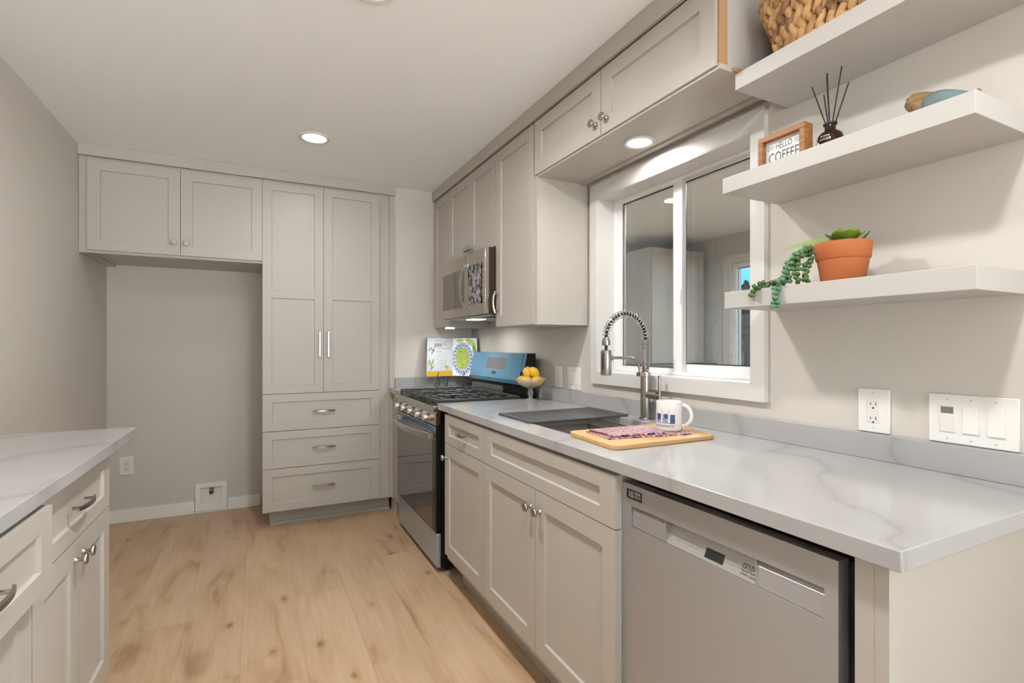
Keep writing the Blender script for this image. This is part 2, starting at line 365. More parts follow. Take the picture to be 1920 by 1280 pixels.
    def text(s, body, size, P, u, v, w, mi=0, align='CENTER', xs=1.0, font=None):
        cu = bpy.data.curves.new('t', 'FONT'); cu.body = body; cu.size = size; cu.align_x = align; cu.resolution_u = 3
        o = bpy.data.objects.new('t', cu); me = bpy.data.meshes.new_from_object(o)
        s.mesh([P(u + q.co.x*xs, v + q.co.y, w) for q in me.vertices], [tuple(p.vertices) for p in me.polygons], mi)
        bpy.data.objects.remove(o); bpy.data.curves.remove(cu); bpy.data.meshes.remove(me); return s
    def build(s, name, mats, parent=None, bevel=0.0, angle=35, seg=2, label=None, recalc=True):
        if recalc: bmesh.ops.recalc_face_normals(s.bm, faces=s.bm.faces[:])
        org = ORG.get(parent.name, Vector((0, 0, 0))) if parent else Vector((0, 0, 0))
        if org.length > 0: bmesh.ops.translate(s.bm, vec=-org, verts=s.bm.verts[:])
        me = bpy.data.meshes.new(name); s.bm.to_mesh(me); s.bm.free()
        for m in (mats if isinstance(mats, (list, tuple)) else [mats]): me.materials.append(m)
        me.polygons.foreach_set('use_smooth', [True]*len(me.polygons)); me.set_sharp_from_angle(angle=math.radians(angle))
        o = bpy.data.objects.new(name, me); COL.objects.link(o)
        if parent: o.parent = parent; ORG[o.name] = org
        if bevel > 0:
            b = o.modifiers.new('bevel', 'BEVEL'); b.width = bevel; b.segments = seg; b.limit_method = 'ANGLE'; b.angle_limit = math.radians(40)
        if label: o['label'] = label
        return o
def thing(name, label, cat, loc=(0, 0, 0), group=None, rot=(0, 0, 0), local=False):
    o = bpy.data.objects.new(name, None); COL.objects.link(o); o.empty_display_size = 0.05
    o.location = loc; o.rotation_euler = rot; o['label'] = label; o['category'] = cat
    if group: o['group'] = group
    ORG[o.name] = Vector((0, 0, 0)) if local else Vector(loc)
    return o
def tag(o, label, cat, group=None):
    o['label'] = label; o['category'] = cat
    if group: o['group'] = group
    return o
def recenter(o, c):
    c = Vector(c); o.data.transform(Matrix.Translation(-c)); o.location = c; ORG[o.name] = c; return o
def struct(o): o['kind'] = 'structure'; return o

FX = lambda x: (lambda u, v, w: (x-w, u, v))          # faces -x, u = y
FB = lambda y: (lambda u, v, w: (u, y-w, v))          # faces -y, u = x
FI = lambda x: (lambda u, v, w: (x+w, u, v))          # faces +x, u = y
def flip(P): return lambda u, v, w: P(-u, v, w)       # reading direction for the -x faces

def shaker(P, u0, u1, panels, v0, v1, t=0.02, rail=0.06, rec=0.009, stile=None):
    """panels: list of (v0, v1) openings"""
    mb = MB(); st = stile or rail; c = 0.0025
    a, b = u0+st, u1-st
    q = lambda pts: mb.mesh([P(*p) for p in pts], [tuple(range(len(pts)))])
    ed = [v0] + [x for p in panels for x in p] + [v1]; us = [u0, a, b, u1]
    for i in range(len(ed)-1):
        e0, e1 = ed[i], ed[i+1]
        for k in range(3):
            if k == 1 and i % 2 == 1: continue
            q([(us[k], e0, t), (us[k+1], e0, t), (us[k+1], e1, t), (us[k], e1, t)])
        for u in (u0, u1): q([(u, e0, 0), (u, e1, 0), (u, e1, t), (u, e0, t)])
        for k in range(3): q([(us[k], e0, 0), (us[k+1], e0, 0), (us[k+1], e1, 0), (us[k], e1, 0)])
    for k in range(3):
        for v in (v0, v1): q([(us[k], v, 0), (us[k+1], v, 0), (us[k+1], v, t), (us[k], v, t)])
    for (p0, p1) in panels:
        o = [(a, p0, t), (b, p0, t), (b, p1, t), (a, p1, t)]; d = t-rec
        i_ = [(a+c, p0+c, d), (b-c, p0+c, d), (b-c, p1-c, d), (a+c, p1-c, d)]
        for k in range(4): q([o[k], o[(k+1) % 4], i_[(k+1) % 4], i_[k]])
        q(i_)
    bmesh.ops.remove_doubles(mb.bm, verts=mb.bm.verts[:], dist=1e-5)
    return mb
def door(parent, P, u0, u1, v0, v1, name='door', rail=0.06, panels=None, **k):
    return shaker(P, u0, u1, panels or [(v0+rail, v1-rail)], v0, v1, rail=rail, **k).build(name, M['cab'], parent)
def axis_T(P, u, v, w):
    o = Vector(P(u, v, w)); z = (Vector(P(u, v, w+1))-o); x = (Vector(P(u+1, v, w))-o); y = z.cross(x)
    T = Matrix.Identity(4)
    for i in range(3): T[i][0] = x[i]; T[i][1] = y[i]; T[i][2] = z[i]; T[i][3] = o[i]
    return T
def knob(parent, P, u, v, w=0.02):
    MB().lathe([(0, 0), (0.0085, 0), (0.006, 0.004), (0.0052, 0.014), (0.007, 0.018), (0.0155, 0.021), (0.016, 0.025), (0.0145, 0.028), (0, 0.0285)], axis_T(P, u, v, w), 20).build('knob', M['nickel'], parent)
def pull(parent, P, u, v, half=0.07, w=0.02, vertical=False, proj=0.03, hh=0.006):
    mb = MB(); Q = (lambda a, b, c: P(u+b, v+a, c)) if vertical else (lambda a, b, c: P(u+a, v+b, c))
    n = 14; rings = []
    for i in range(n+1):
        f = -1+2*i/n; d = w + proj - 0.012*f*f; b = hh*(1.15-0.35*f*f)
        rings.append([Q(half*f, -b, d-0.003), Q(half*f, b, d-0.003), Q(half*f, b*0.7, d+0.003), Q(half*f, -b*0.7, d+0.003)])
    mb.loft(rings)
    for s in (-1, 1): mb.cyl(Q(half*0.72*s, 0, w), Q(half*0.72*s, 0, w+proj-0.008), 0.0045, 0.004, 12)
    mb.build('handle', M['nickel'], parent)
def barpull(parent, P, u, v0, v1, w=0.02):
    mb = MB(); mb.pbox(P, u-0.006, u+0.006, v0, v1, w+0.024, w+0.033)
    for v in (v0+0.02, v1-0.02): mb.pbox(P, u-0.004, u+0.004, v-0.005, v+0.005, w, w+0.024)
    mb.build('handle', M['nickel'], parent, bevel=0.0015)

# thin architectural glass: mostly see-through, mirror-like by Fresnel
def pane_mat(name, tint=(0.93, 0.96, 0.96, 1), ior=1.5, gain=1.0):
    m = bpy.data.materials.new(name); m.use_nodes = True; t = m.node_tree; t.nodes.clear()
    o = t.nodes.new('ShaderNodeOutputMaterial'); mx = t.nodes.new('ShaderNodeMixShader'); tr = t.nodes.new('ShaderNodeBsdfTransparent'); gl = t.nodes.new('ShaderNodeBsdfGlossy')
    fr = t.nodes.new('ShaderNodeFresnel'); ge = t.nodes.new('ShaderNodeNewGeometry'); im = t.nodes.new('ShaderNodeMapRange'); im.inputs[3].default_value = ior; im.inputs[4].default_value = 1/ior   # same air-side Fresnel on both faces
    t.links.new(ge.outputs['Backfacing'], im.inputs[0]); t.links.new(im.outputs[0], fr.inputs[0])
    tr.inputs[0].default_value = tint; gl.inputs['Roughness'].default_value = 0.0
    mu = t.nodes.new('ShaderNodeMath'); mu.operation = 'MULTIPLY'; mu.inputs[1].default_value = gain; mu.use_clamp = True
    t.links.new(fr.outputs[0], mu.inputs[0]); t.links.new(mu.outputs[0], mx.inputs[0]); t.links.new(tr.outputs[0], mx.inputs[1]); t.links.new(gl.outputs[0], mx.inputs[2]); t.links.new(mx.outputs[0], o.inputs[0])
    return m
M['pane'] = pane_mat('window_glass')
M['pane_dbl'] = pane_mat('coated_double_glass', (0.92, 0.94, 0.945, 1), 1.6)
def crystal_mat():
    m = bpy.data.materials.new('cut_crystal_glass'); m.use_nodes = True; t = m.node_tree; b = BS(m)
    b.inputs['Base Color'].default_value = (0.97, 0.98, 1, 1); b.inputs['Transmission Weight'].default_value = 0.6; b.inputs['Roughness'].default_value = 0.02; b.inputs['IOR'].default_value = 1.45
    tr = t.nodes.new('ShaderNodeBsdfTransparent'); tr.inputs[0].default_value = (.95, .96, .97, 1); mx = t.nodes.new('ShaderNodeMixShader'); mx.inputs[0].default_value = 0.42
    out = [n for n in t.nodes if n.type == 'OUTPUT_MATERIAL'][0]
    t.links.new(b.outputs[0], mx.inputs[2]); t.links.new(tr.outputs[0], mx.inputs[1]); t.links.new(mx.outputs[0], out.inputs[0]); return m
M['crystal'] = crystal_mat()

# ================================================================== SETTING
XW = 1.51; XL = -0.912; YA = 4.35; YR = 3.72
struct(MB().box((-4.6, -3.9, -0.06), (5.25, 4.85, 0)).build('floor', M['floor']))
struct(MB().box((-4.6, -3.9, CEIL), (5.25, 4.85, CEIL+0.08)).build('ceiling', M['ceiling']))
struct(MB().box((XL-0.1, -0.5, 0), (XL, YA, CEIL)).build('wall_left', M['wall']))
struct(MB().box((XL-0.1, YA, 0), (XW, YA+0.1, CEIL)).build('wall_back', M['wall']))
struct(MB().box((0.905, YR, 0), (XW, YR+0.1, CEIL)).build('wall_back_right', M['wall']))
WY0, WY1, WZ0, WZ1 = 1.175, 2.048, 1.091, 1.94
wr = MB()
wr.box((XW, -0.4, 0), (XW+0.15, WY0, CEIL)).box((XW, WY1, 0), (XW+0.15, 4.7, CEIL)).box((XW, WY0, 0), (XW+0.15, WY1, WZ0)).box((XW, WY0, WZ1), (XW+0.15, WY1, CEIL))
struct(wr.build('wall_right', M['wall']))
def wall_hole_x(name, x0, x1, ya, yb, oy0, oy1, oz0, oz1, m):
    w = MB(); w.box((x0, ya, 0), (x1, oy0, CEIL)).box((x0, oy1, 0), (x1, yb, CEIL)).box((x0, oy0, oz1), (x1, oy1, CEIL))
    if oz0 > 0: w.box((x0, oy0, 0), (x1, oy1, oz0))
    return struct(w.build(name, m))
wall_hole_x('wall_porch_far', 4.43, 4.53, -0.4, 4.7, 2.75, 3.72, 0.0, 2.07, M['porch_wall'])
struct(MB().box((XW, 4.7, 0), (4.53, 4.8, CEIL)).build('wall_porch_back', M['porch_wall']))
struct(MB().box((XW, -0.5, 0), (5.2, -0.4, CEIL)).build('wall_porch_front', M['porch_wall']))
wall_hole_x('wall_living_right', 5.1, 5.2, -3.8, -0.5, -3.5, -0.8, 0.1, 2.2, M['wall'])  # unseen wall; its opening is made up to let in fill daylight
wall_hole_x('wall_living_left', -4.6, -4.5, -3.8, -0.5, -3.6, -2.2, 0.1, 2.25, M['wall'])  # unseen wall; made-up opening, kept narrow to limit side daylight
struct(MB().box((-4.6, -0.5, 0), (XL-0.1, -0.4, CEIL)).build('wall_living_back', M['wall']))
struct(MB().box((-4.6, -3.9, 0), (-0.8, -3.8, CEIL)).box((-0.8, -3.9, 2.25), (4.8, -3.8, CEIL)).box((4.8, -3.9, 0), (5.2, -3.8, CEIL)).build('wall_front', M['wall']))  # unseen wall; wide opening added so daylight fills the kitchen from behind
# baseboards
struct(MB().box((XL, YA-0.014, 0), (-0.40, YA, 0.089)).box((-0.19, YA-0.014, 0), (0.03, YA, 0.089)).box((-0.40, YA-0.014, 0), (-0.19, YA, 0.012)).build('baseboard_back', M['base'], bevel=0.003))
struct(MB().box((XL, 2.5, 0), (XL+0.014, YA-0.015, 0.089)).build('baseboard_left', M['base'], bevel=0.003))
# crown boards against the ceiling
struct(MB().box((XL+0.001, 3.70, 2.313), (0.908, 3.72, CEIL-0.0005)).build('trim_1', M['cab'], bevel=0.002))
struct(MB().box((1.189, 1.055, 2.306), (1.207, YR-0.001, CEIL-0.0005)).build('trim_2', M['cab'], bevel=0.002))

# kitchen window
w1 = thing('window_1', 'white framed sliding window with wide flat casing above the sink', 'window', (1.6, 1.61, 1.5)); struct(w1)
mb = MB(); cx0, cx1 = 1.490, 1.5099
mb.box((cx0, 1.124, 1.035), (cx1, WY0, 2.012)).box((cx0, WY1, 1.035), (cx1, 2.098, 2.012)).box((cx0, WY0, 1.035), (cx1, WY1, WZ0)).box((cx0, WY0, WZ1), (cx1, WY1, 2.012))
mb.build('casing', M['trim'], w1)
t_ = 0.004
mb = MB(); mb.box((1.492, WY0, WZ0), (1.60, WY0+t_, WZ1)).box((1.492, WY1-t_, WZ0), (1.60, WY1, WZ1)).box((1.492, WY0, WZ0), (1.60, WY1, WZ0+t_)).box((1.492, WY0, WZ1-t_), (1.60, WY1, WZ1))
mb.build('jamb_liner', M['trim'], w1)
def ring_x(mb, x0, x1, y0, y1, z0, z1, l, r, b, t):
    mb.box((x0, y0, z0), (x1, y0+r, z1)).box((x0, y1-l, z0), (x1, y1, z1)).box((x0, y0+r, z0), (x1, y1-l, z0+b)).box((x0, y0+r, z1-t), (x1, y1-l, z1))
    return mb
ring_x(MB(), 1.593, 1.655, WY0+0.004, WY1-0.004, WZ0+0.004, WZ1-0.004, 0.018, 0.018, 0.014, 0.014).build('window_frame', M['vinyl'], w1, bevel=0.002)
ring_x(MB(), 1.602, 1.628, 1.598, 2.026, WZ0+0.016, 1.928, 0.032, 0.050, 0.016, 0.014).build('sash', M['vinyl'], w1, bevel=0.002)
ring_x(MB(), 1.630, 1.652, WY0+0.02, 1.655, WZ0+0.016, 1.928, 0.030, 0.02, 0.040, 0.014).build('sash', M['vinyl'], w1, bevel=0.002)
ring_x(MB(), 1.611, 1.6135, 1.647, 1.996, 1.1215, 1.9145, .005, .005, .005, .005).build('gasket', M['rubber'], w1)
ring_x(MB(), 1.6285, 1.6300, WY0+0.03, 1.604, 1.144, 1.9165, .006, .004, .004, .005).build('gasket', M['rubber'], w1)
MB().box((1.613, 1.645, 1.118), (1.6165, 1.997, 1.917)).build('pane', M['pane_dbl'], w1)
MB().box((1.640, WY0+0.03, 1.140), (1.6435, 1.628, 1.92)).build('pane', M['pane_dbl'], w1)
mb = MB(); mb.box((1.596, 1.600, 1.40), (1.602, 1.612, 1.46)); mb.build('sash_latch', M['vinyl'], w1, bevel=0.001)

# glazed porch door, seen through the kitchen window
d1 = thing('door_1', 'white framed glazed door seen through the kitchen window', 'door', (4.45, 3.2, 0)); struct(d1)
ring_x(MB(), 4.41, 4.4295, 2.66, 3.82, 0.0, 2.16, 0.10, 0.09, 0.0, 0.09).build('casing', M['trim'], d1, bevel=0.002)
ring_x(MB(), 4.44, 4.52, 2.75, 3.72, 0.0, 2.07, 0.045, 0.05, 0.12, 0.05).build('door_frame', M['vinyl'], d1, bevel=0.003)
MB().box((4.475, 2.80, 0.12), (4.48, 3.675, 2.02)).build('pane', M['pane'], d1)
ring_x(MB(), 4.468, 4.474, 2.795, 3.68, 0.12, 2.022, .006, .006, .006, .006).build('gasket', M['rubber'], d1)
# porch storage
pc = thing('storage_cabinet', 'pale tall cabinet in the next room seen through the window glass', 'cabinet', (3.96, 4.35, 0))
MB().box((3.6, 4.02, 1.03), (4.33, 4.69, 2.23)).build('body', M['porch_wall'], pc)
PP = FB(4.02)
door(pc, PP, 3.603, 3.963, 1.035, 2.225); door(pc, PP, 3.967, 4.327, 1.035, 2.225)
MB().box((3.55, 3.95, 0), (4.40, 4.69, 0.985)).box((3.50, 3.9, 0.985), (4.42, 4.69, 1.029)).build('base', M['counter_grey'], pc)

# outside the porch
struct(MB().box((5.3, -8, -0.25), (30, 30, -0.2)).build('ground', M['ground']))
fe = thing('wood_fence', 'dark board fence outside behind the glazed door', 'fence', (7.0, 5, -0.2))
mb = MB()
for i in range(60):
    y = 1.0+i*0.145; mb.box((7.0, y, -0.2), (7.02, y+0.14, 1.72+random.uniform(-.012, .012)))
mb.build('boards', M['fence'], fe)
MB().box((6.95, 1.0, 1.40), (6.999, 9.7, 1.49)).build('rail', M['fence'], fe); MB().box((6.95, 1.0, 0.2), (6.999, 9.7, 0.29)).build('rail', M['fence'], fe)
for (tx, ty, th, tr, lab) in ((17.0, 13.84, 3.05, 0.6, 'leafy tree top behind the fence, the left of two'), (20.5, 16.2, 3.75, 0.8, 'leafy tree top behind the fence, the right and taller of two')):
    t = thing('garden_tree', lab, 'tree', (tx, ty, -0.2))
    MB().tube([(tx, ty, -0.2), (tx+.05, ty, th*0.6), (tx, ty, th*0.95)], [0.16, 0.1, 0.03]).build('trunk', M['framewood'], t)
    mb = MB()
    for i in range(260):
        a = random.uniform(0, 2*PI); b = random.uniform(-1, 1); rr = tr*random.uniform(0.5, 1.05); s = math.sqrt(1-b*b)
        p = Vector((tx+rr*s*math.cos(a), ty+rr*s*math.sin(a), th-0.5*tr+rr*b*0.95)); k = random.uniform(.07, .16)
        mb.ell(p, (k, k, k*0.6), Euler((random.uniform(0, 3), random.uniform(0, 3), 0)).to_matrix(), 6, 4)
    mb.build('crown', M['foliage'], t)
pl = thing('power_line', 'thin dark overhead wires crossing the sky behind the glazed door', 'power line', (14, 15, -0.2))
for (za, zb) in ((3.55, 3.05), (5.0, 4.3), (4.55, 4.1)):
    MB().tube([(14, 5+20*f, za+(zb-za)*(1-f) - 0.25*math.sin(PI*f)) for f in [i/10 for i in range(11)]], 0.014, 5).build('wire', M['wire'], pl)
for y in (5.0, 25.0): MB().cyl((14, y, -0.2), (14, y, 5.4), 0.12, 0.09, 12).build('pole', M['fence'], pl)

# recessed ceiling lights
def downlight(x, y, z, R, label, group=None):
    t = thing('recessed_light', label, 'ceiling light', (x, y, z), group)
    MB().lathe([(R, 0), (R, -0.004), (R*0.95, -0.008), (R*0.80, -0.006), (R*0.76, -0.002), (R*0.76, 0)], Matrix.Translation((x, y, z)), 40).build('trim_ring', M['trim'], t)
    MB().lathe([(0, -0.0035), (R*0.755, -0.0035), (R*0.755, 0), (0, 0)], Matrix.Translation((x, y, z)), 40).build('lens', M['lens'], t)
downlight(0.29, 3.03, CEIL, 0.083, 'round lit recessed light in the ceiling in front of the tall pantry')
downlight(0.335, 1.66, CEIL, 0.083, 'round recessed light at the top edge of the photo, mostly cut off')
downlight(0.40, 0.28, CEIL, 0.083, 'round recessed ceiling light overhead, near the open shelves')
downlight(1.365, 1.588, 2.033, 0.062, 'small round lit light in the underside of the cabinet over the window')

# ================================================================== RIGHT RUN, BASE
XC = 0.863; XD = 0.890; CT = 0.914; CB = 0.8805
# base cabinet beside the range
c = thing('base_cabinet', 'narrow white base cabinet with one drawer over one door beside the range', 'cabinet', (1.19, 2.26, 0), 'white base cabinets under the sink counter')
MB().box((XD, 2.004, 0.115), (1.50, 2.52, CB-0.0005)).build('body', M['cab'], c)
MB().box((0.955, 2.004, 0), (1.50, 2.47, 0.115)).build('toe_kick', M['cab'], c)
P = FX(XD)
d = door(c, P, 2.006, 2.507, 0.722, 0.868, 'drawer', rail=0.045, stile=0.06); pull(d, P, 2.255, 0.797, 0.052, proj=0.026)
d = door(c, P, 2.006, 2.507, 0.150, 0.719); knob(d, P, 2.478, 0.650)
# sink cabinet
c = thing('base_cabinet', 'wide white sink base cabinet with false drawer front over two doors', 'cabinet', (1.19, 1.55, 0), 'white base cabinets under the sink counter')
MB().box((XD, 1.107, 0.115), (1.50, 2.003, 0.63)).box((XD, 1.107, 0.63), (0.945, 2.003, CB-0.0005)).box((0.945, 1.107, 0.63), (1.50, 1.125, CB-0.0005)).box((0.945, 1.985, 0.63), (1.50, 2.003, CB-0.0005)).build('body', M['cab'], c)
MB().box((0.955, 1.107, 0), (1.50, 2.003, 0.115)).build('toe_kick', M['cab'], c)
door(c, P, 1.110, 2.001, 0.722, 0.868, 'false_drawer_front', rail=0.045, stile=0.07)
d = door(c, P, 1.5545, 2.001, 0.150, 0.719); knob(d, P, 1.585, 0.652)
d = door(c, P, 1.110, 1.5515, 0.150, 0.719); knob(d, P, 1.520, 0.652)
# end panel beside the dishwasher
c = thing('end_panel', 'white end panel closing the counter run beside the dishwasher', 'panel', (1.19, 0.475, 0))
MB().box((XD, 0.472, 0), (0.908, 0.502, CB-0.0005)).build('stile', M['cab'], c)
MB().box((XD, 0.4505, 0), (1.505, 0.4715, CB-0.0005)).build('side_panel', M['cab'], c)

# countertop with a cut-out for the sink
SX0, SX1, SY0, SY1 = 0.975, 1.402, 1.235, 2.025
def slab(xs, ys, z0, z1, holes):
    mb = MB(); g = {}; nx, ny = len(xs)-1, len(ys)-1
    def V(i, j, k):
        if (i, j, k) not in g: g[(i, j, k)] = mb.bm.verts.new((xs[i], ys[j], (z0, z1)[k]))
        return g[(i, j, k)]
    has = lambda i, j: 0 <= i < nx and 0 <= j < ny and (i, j) not in holes
    for i in range(nx):
        for j in range(ny):
            if not has(i, j): continue
            for k in (0, 1): mb.bm.faces.new([V(i, j, k), V(i+1, j, k), V(i+1, j+1, k), V(i, j+1, k)])
            for (di, dj, p, q) in ((-1, 0, (i, j), (i, j+1)), (1, 0, (i+1, j), (i+1, j+1)), (0, -1, (i, j), (i+1, j)), (0, 1, (i, j+1), (i+1, j+1))):
                if not has(i+di, j+dj): mb.bm.faces.new([V(*p, 0), V(*q, 0), V(*q, 1), V(*p, 1)])
    return mb
o = slab([XC, SX0, SX1, XW-0.001], [0.4206, SY0, SY1, 2.602], CB, CT, {(1, 1)}).build('countertop', M['marble'], bevel=0.002)
tag(recenter(o, (1.19, 1.5, CB)), 'white veined quartz countertop running along the window wall with the sink cut-out', 'countertop')
o = MB().box((1.490, 0.4206, CT), (XW-0.0005, 2.575, 0.984)).build('backsplash', M['marble'], bevel=0.0015)
tag(recenter(o, (1.5, 1.5, CT)), 'low white quartz backsplash strip along the wall under the window', 'backsplash')
# return piece left of the range
o = MB().box((XC, 3.445, CB), (XW-0.001, YR-0.001, CT)).build('countertop', M['marble'], bevel=0.002)
tag(recenter(o, (1.2, 3.6, CB)), 'short white quartz countertop in the far corner under the cookbook', 'countertop')
o = MB().box((0.905, 3.700, CT), (XW-0.001, YR-0.0005, 0.985)).build('backsplash', M['marble'], bevel=0.0015)
tag(recenter(o, (1.2, 3.71, CT)), 'short white quartz backsplash strip in the far corner behind the cookbook', 'backsplash')
c = thing('corner_cabinet', 'narrow white base cabinet in the far corner between pantry and range', 'cabinet', (1.2, 3.6, 0))
MB().box((0.91, 3.455, 0.115), (1.50, 3.715, CB-0.0005)).build('body', M['cab'], c)
MB().box((0.888, 3.455, 0.12), (0.9095, 3.715, 0.872)).build('front_panel', M['cab'], c)
MB().box((0.93, 3.455, 0), (1.5, 3.715, 0.115)).build('toe_kick', M['cab'], c)

# ================================================================== SINK
s = thing('sink', 'stainless steel undermount sink half covered by rack and board', 'sink', ((SX0+SX1)/2, (SY0+SY1)/2, 0.66))
mb = MB(); z1, z0 = CB-0.001, 0.665; e = 0.012; y0_, y1_ = SY0-0.004, SY1+0.004; x0_, x1_ = SX0-0.004, SX1+0.004
def rr(x0, y0, x1, y1, r, z, n=5):
    pts = []
    for (cx, cy, a0) in ((x1-r, y1-r, 0), (x0+r, y1-r, 90), (x0+r, y0+r, 180), (x1-r, y0+r, 270)):
        for i in range(n+1):
            a = math.radians(a0+90*i/n); pts.append((cx+r*math.cos(a), cy+r*math.sin(a), z))
    return pts
mb.loft([rr(x0_-e, y0_-e, x1_+e, y1_+e, .02, z1), rr(x0_, y0_, x1_, y1_, .018, z1), rr(x0_+.004, y0_+.004, x1_-.004, y1_-.004, .02, z0+.02), rr(x0_+.024, y0_+.024, x1_-.024, y1_-.024, .02, z0)], caps=False)
n = len(mb.bm.verts); mb.bm.verts.ensure_lookup_table(); mb.bm.faces.new(mb.bm.verts[n-24:])
mb.build('basin', M['steel_sink'], s)
for (a, b) in ((x0_+.001, x0_+.016), (x1_-.016, x1_-.001)): MB().box((a, y0_+.02, CB-0.028), (b, y1_-.02, CB-0.024)).build('ledge', M['steel_sink'], s)
MB().lathe([(0.045, 0.0008), (0.045, 0.003), (0.03, 0.002), (0.0, 0.001)], Matrix.Translation((1.19, 1.62, z0)), 28).build('drain', M['chrome'], s)
# roll-up rack
r = thing('drying_rack', 'dark grey roll-up rack laid across the far end of the sink', 'rack', (1.2, 1.9, CT))
nrod = 22
for i in range(nrod):
    y = 1.758+(2.040-1.758)*i/(nrod-1)
    MB().cyl((0.958, y, CT+.0045), (1.446, y, CT+.0045), 0.0044, seg=8).build('rod', M['rack'], r)
for x in (0.964, 1.428): MB().box((x, 1.752, CT+0.0008), (x+0.012, 2.046, CT+0.0105)).build('end_strip', M['rack'], r, bevel=0.002)

# faucet
fx, fy = 1.455, 1.655
f = thing('faucet', 'tall brushed nickel spring faucet with pull-down spray head behind the sink', 'faucet', (fx, fy, CT))
MB().lathe([(0, 0), (0.027, 0), (0.027, 0.005), (0.0245, 0.007), (0, 0.007)], Matrix.Translation((fx, fy, CT)), 32).build('base', M['nickel'], f)
MB().lathe([(0.0205, 0.007), (0.0205, 0.176), (0.0225, 0.178), (0.0225, 0.196), (0.0205, 0.198), (0.015, 0.198), (0, 0.198)], Matrix.Translation((fx, fy, CT)), 32).build('body', M['nickel'], f)
hx = fx-0.203; ra = 0.1015; za = 1.250
path = [(fx, fy, CT+0.19+(za-CT-0.19)*i/20) for i in range(20)] + [(fx-ra+ra*math.cos(PI*i/40), fy, za+ra*math.sin(PI*i/40)) for i in range(41)] + [(hx, fy, za-0.02)]
MB().tube(path + [(hx, fy, 1.205)], 0.0062, 10).build('hose', M['rubber'], f)
def coil(p0, p1, turns, R, r, arch):
    pts = []; n = int(turns*16)
    for i in range(n+1):
        f_ = i/n
        if arch: a = PI*f_; c_ = Vector((fx-ra+ra*math.cos(a), fy, za+ra*math.sin(a))); n1 = Vector((math.cos(a), 0, math.sin(a)))
        else: c_ = Vector((fx, fy, p0+(p1-p0)*f_)); n1 = Vector((1, 0, 0))
        n2 = Vector((0, 1, 0)); t = 2*PI*turns*f_
        pts.append(c_ + (n1*math.cos(t)+n2*math.sin(t))*R)
    return MB().tube(pts, r, 6)
coil(CT+0.198, za-0.005, 24, 0.0135, 0.0026, False).build('spring', M['nickel'], f)
coil(0, 0, 22, 0.0135, 0.0020, True).build('spring', M['chrome'], f)
MB().lathe([(0, .03), (0.0125, .03), (0.014, .022), (0.0165, .02), (0.0165, 0.004), (0.0155, 0), (0, 0)], Matrix.Translation((hx, fy, 1.222)), 24).build('spring_collar', M['nickel'], f)
h = MB().lathe([(0, 0.102), (0.013, 0.102), (0.0205, 0.099), (0.0215, 0.09), (0.0215, 0.004), (0.020, 0), (0.0, 0)], Matrix.Translation((hx, fy, 1.103)), 32).build('spray_head', M['nickel'], f)
MB().tube([(hx-0.020, fy-0.008, 1.193), (hx-0.0235, fy-0.009, 1.16), (hx-0.0235, fy-0.009, 1.135), (hx-0.020, fy-0.008, 1.127)], 0.0035, 8).build('spray_button', M['rubber'], h)
arm = [(hx+0.02, fy, 1.172), (hx+0.06, fy, 1.172), (hx+0.115, fy, 1.172)] + [(hx+0.115+0.058*math.sin(a), fy, 1.172-0.058*(1-math.cos(a))) for a in [i*PI/16 for i in range(1, 9)]] + [(hx+0.173, fy, 1.10)]
ma = MB().tube(arm, 0.0058, 12); ma.cyl((hx+0.02, fy, 1.172), (hx+0.031, fy, 1.172), 0.0095); ma.box((hx+0.165, fy-0.012, 1.094), (fx-0.015, fy+0.012, 1.110)); ma.build('support_arm', M['nickel'], f)
hd = MB().cyl((fx, fy-0.015, 1.018), (fx, fy-0.075, 1.018), 0.0155, seg=24).build('handle_hub', M['nickel'], f)
MB().cyl((fx, fy-0.083, 1.005), (fx, fy-0.083, 1.100), 0.0062, seg=16).cyl((fx, fy-0.073, 1.018), (fx, fy-0.085, 1.018), 0.0085, seg=16).build('lever', M['nickel'], hd)

# ================================================================== DISHWASHER
XDW = 0.890; y0, y1 = 0.529, 1.104; zt = 0.853
dw = thing('dishwasher', 'stainless dishwasher with pocket handle under the near end of the counter', 'dishwasher', (1.19, 0.81, 0.0))
MB().box((0.93, 0.51, 0.10), (1.48, 1.10, 0.845)).box((0.95, 0.51, 0.02), (1.48, 1.10, 0.10)).build('tub', M['dark'], dw)
P = FX(XDW)
py0, py1, pz0, pz1 = 0.553, 1.067, 0.7425, 0.797
qy0, qy1 = 0.690, 0.945
mb = MB(); t = -0.030
# door skin as a ring around the control strip (w<0 goes into the run)
mb.pbox(P, y0, y1, 0.10, pz0, t, 0); mb.pbox(P, y0, y1, pz1, zt, t, 0); mb.pbox(P, y0, py0, pz0, pz1, t, 0); mb.pbox(P, py1, y1, pz0, pz1, t, 0)
dd = mb.build('door', M['dwsteel'], dw)
for (a, b, c_) in ((py0+.001, qy0, qy0), (qy1, py1-.001, qy1-.003)):
    mb = MB(); mb.mesh([P(a, pz0+.001, -0.002), P(b, pz0+.001, -0.002), P(b, pz1-.014, -0.004), P(a, pz1-.014, -0.004), P(b, pz1-.001, -0.016), P(a, pz1-.001, -0.016)], [(0, 1, 2, 3), (3, 2, 4, 5)])
    mb.pbox(P, c_, c_+.003, pz0+.001, pz1-.001, -0.030, -0.002).build('handle_pocket', M['dwsteel'], dd)
pn = MB().mesh([P(qy0+.003, pz0+.001, -0.002), P(qy1-.003, pz0+.001, -0.002), P(qy1-.003, pz0+.034, -0.018), P(qy0+.003, pz0+.034, -0.018), P(qy1-.003, pz1-.001, -0.026), P(qy0+.003, pz1-.001, -0.026)], [(0, 1, 2, 3), (3, 2, 4, 5)]).build('control_panel', M['dwpanel'], dd)
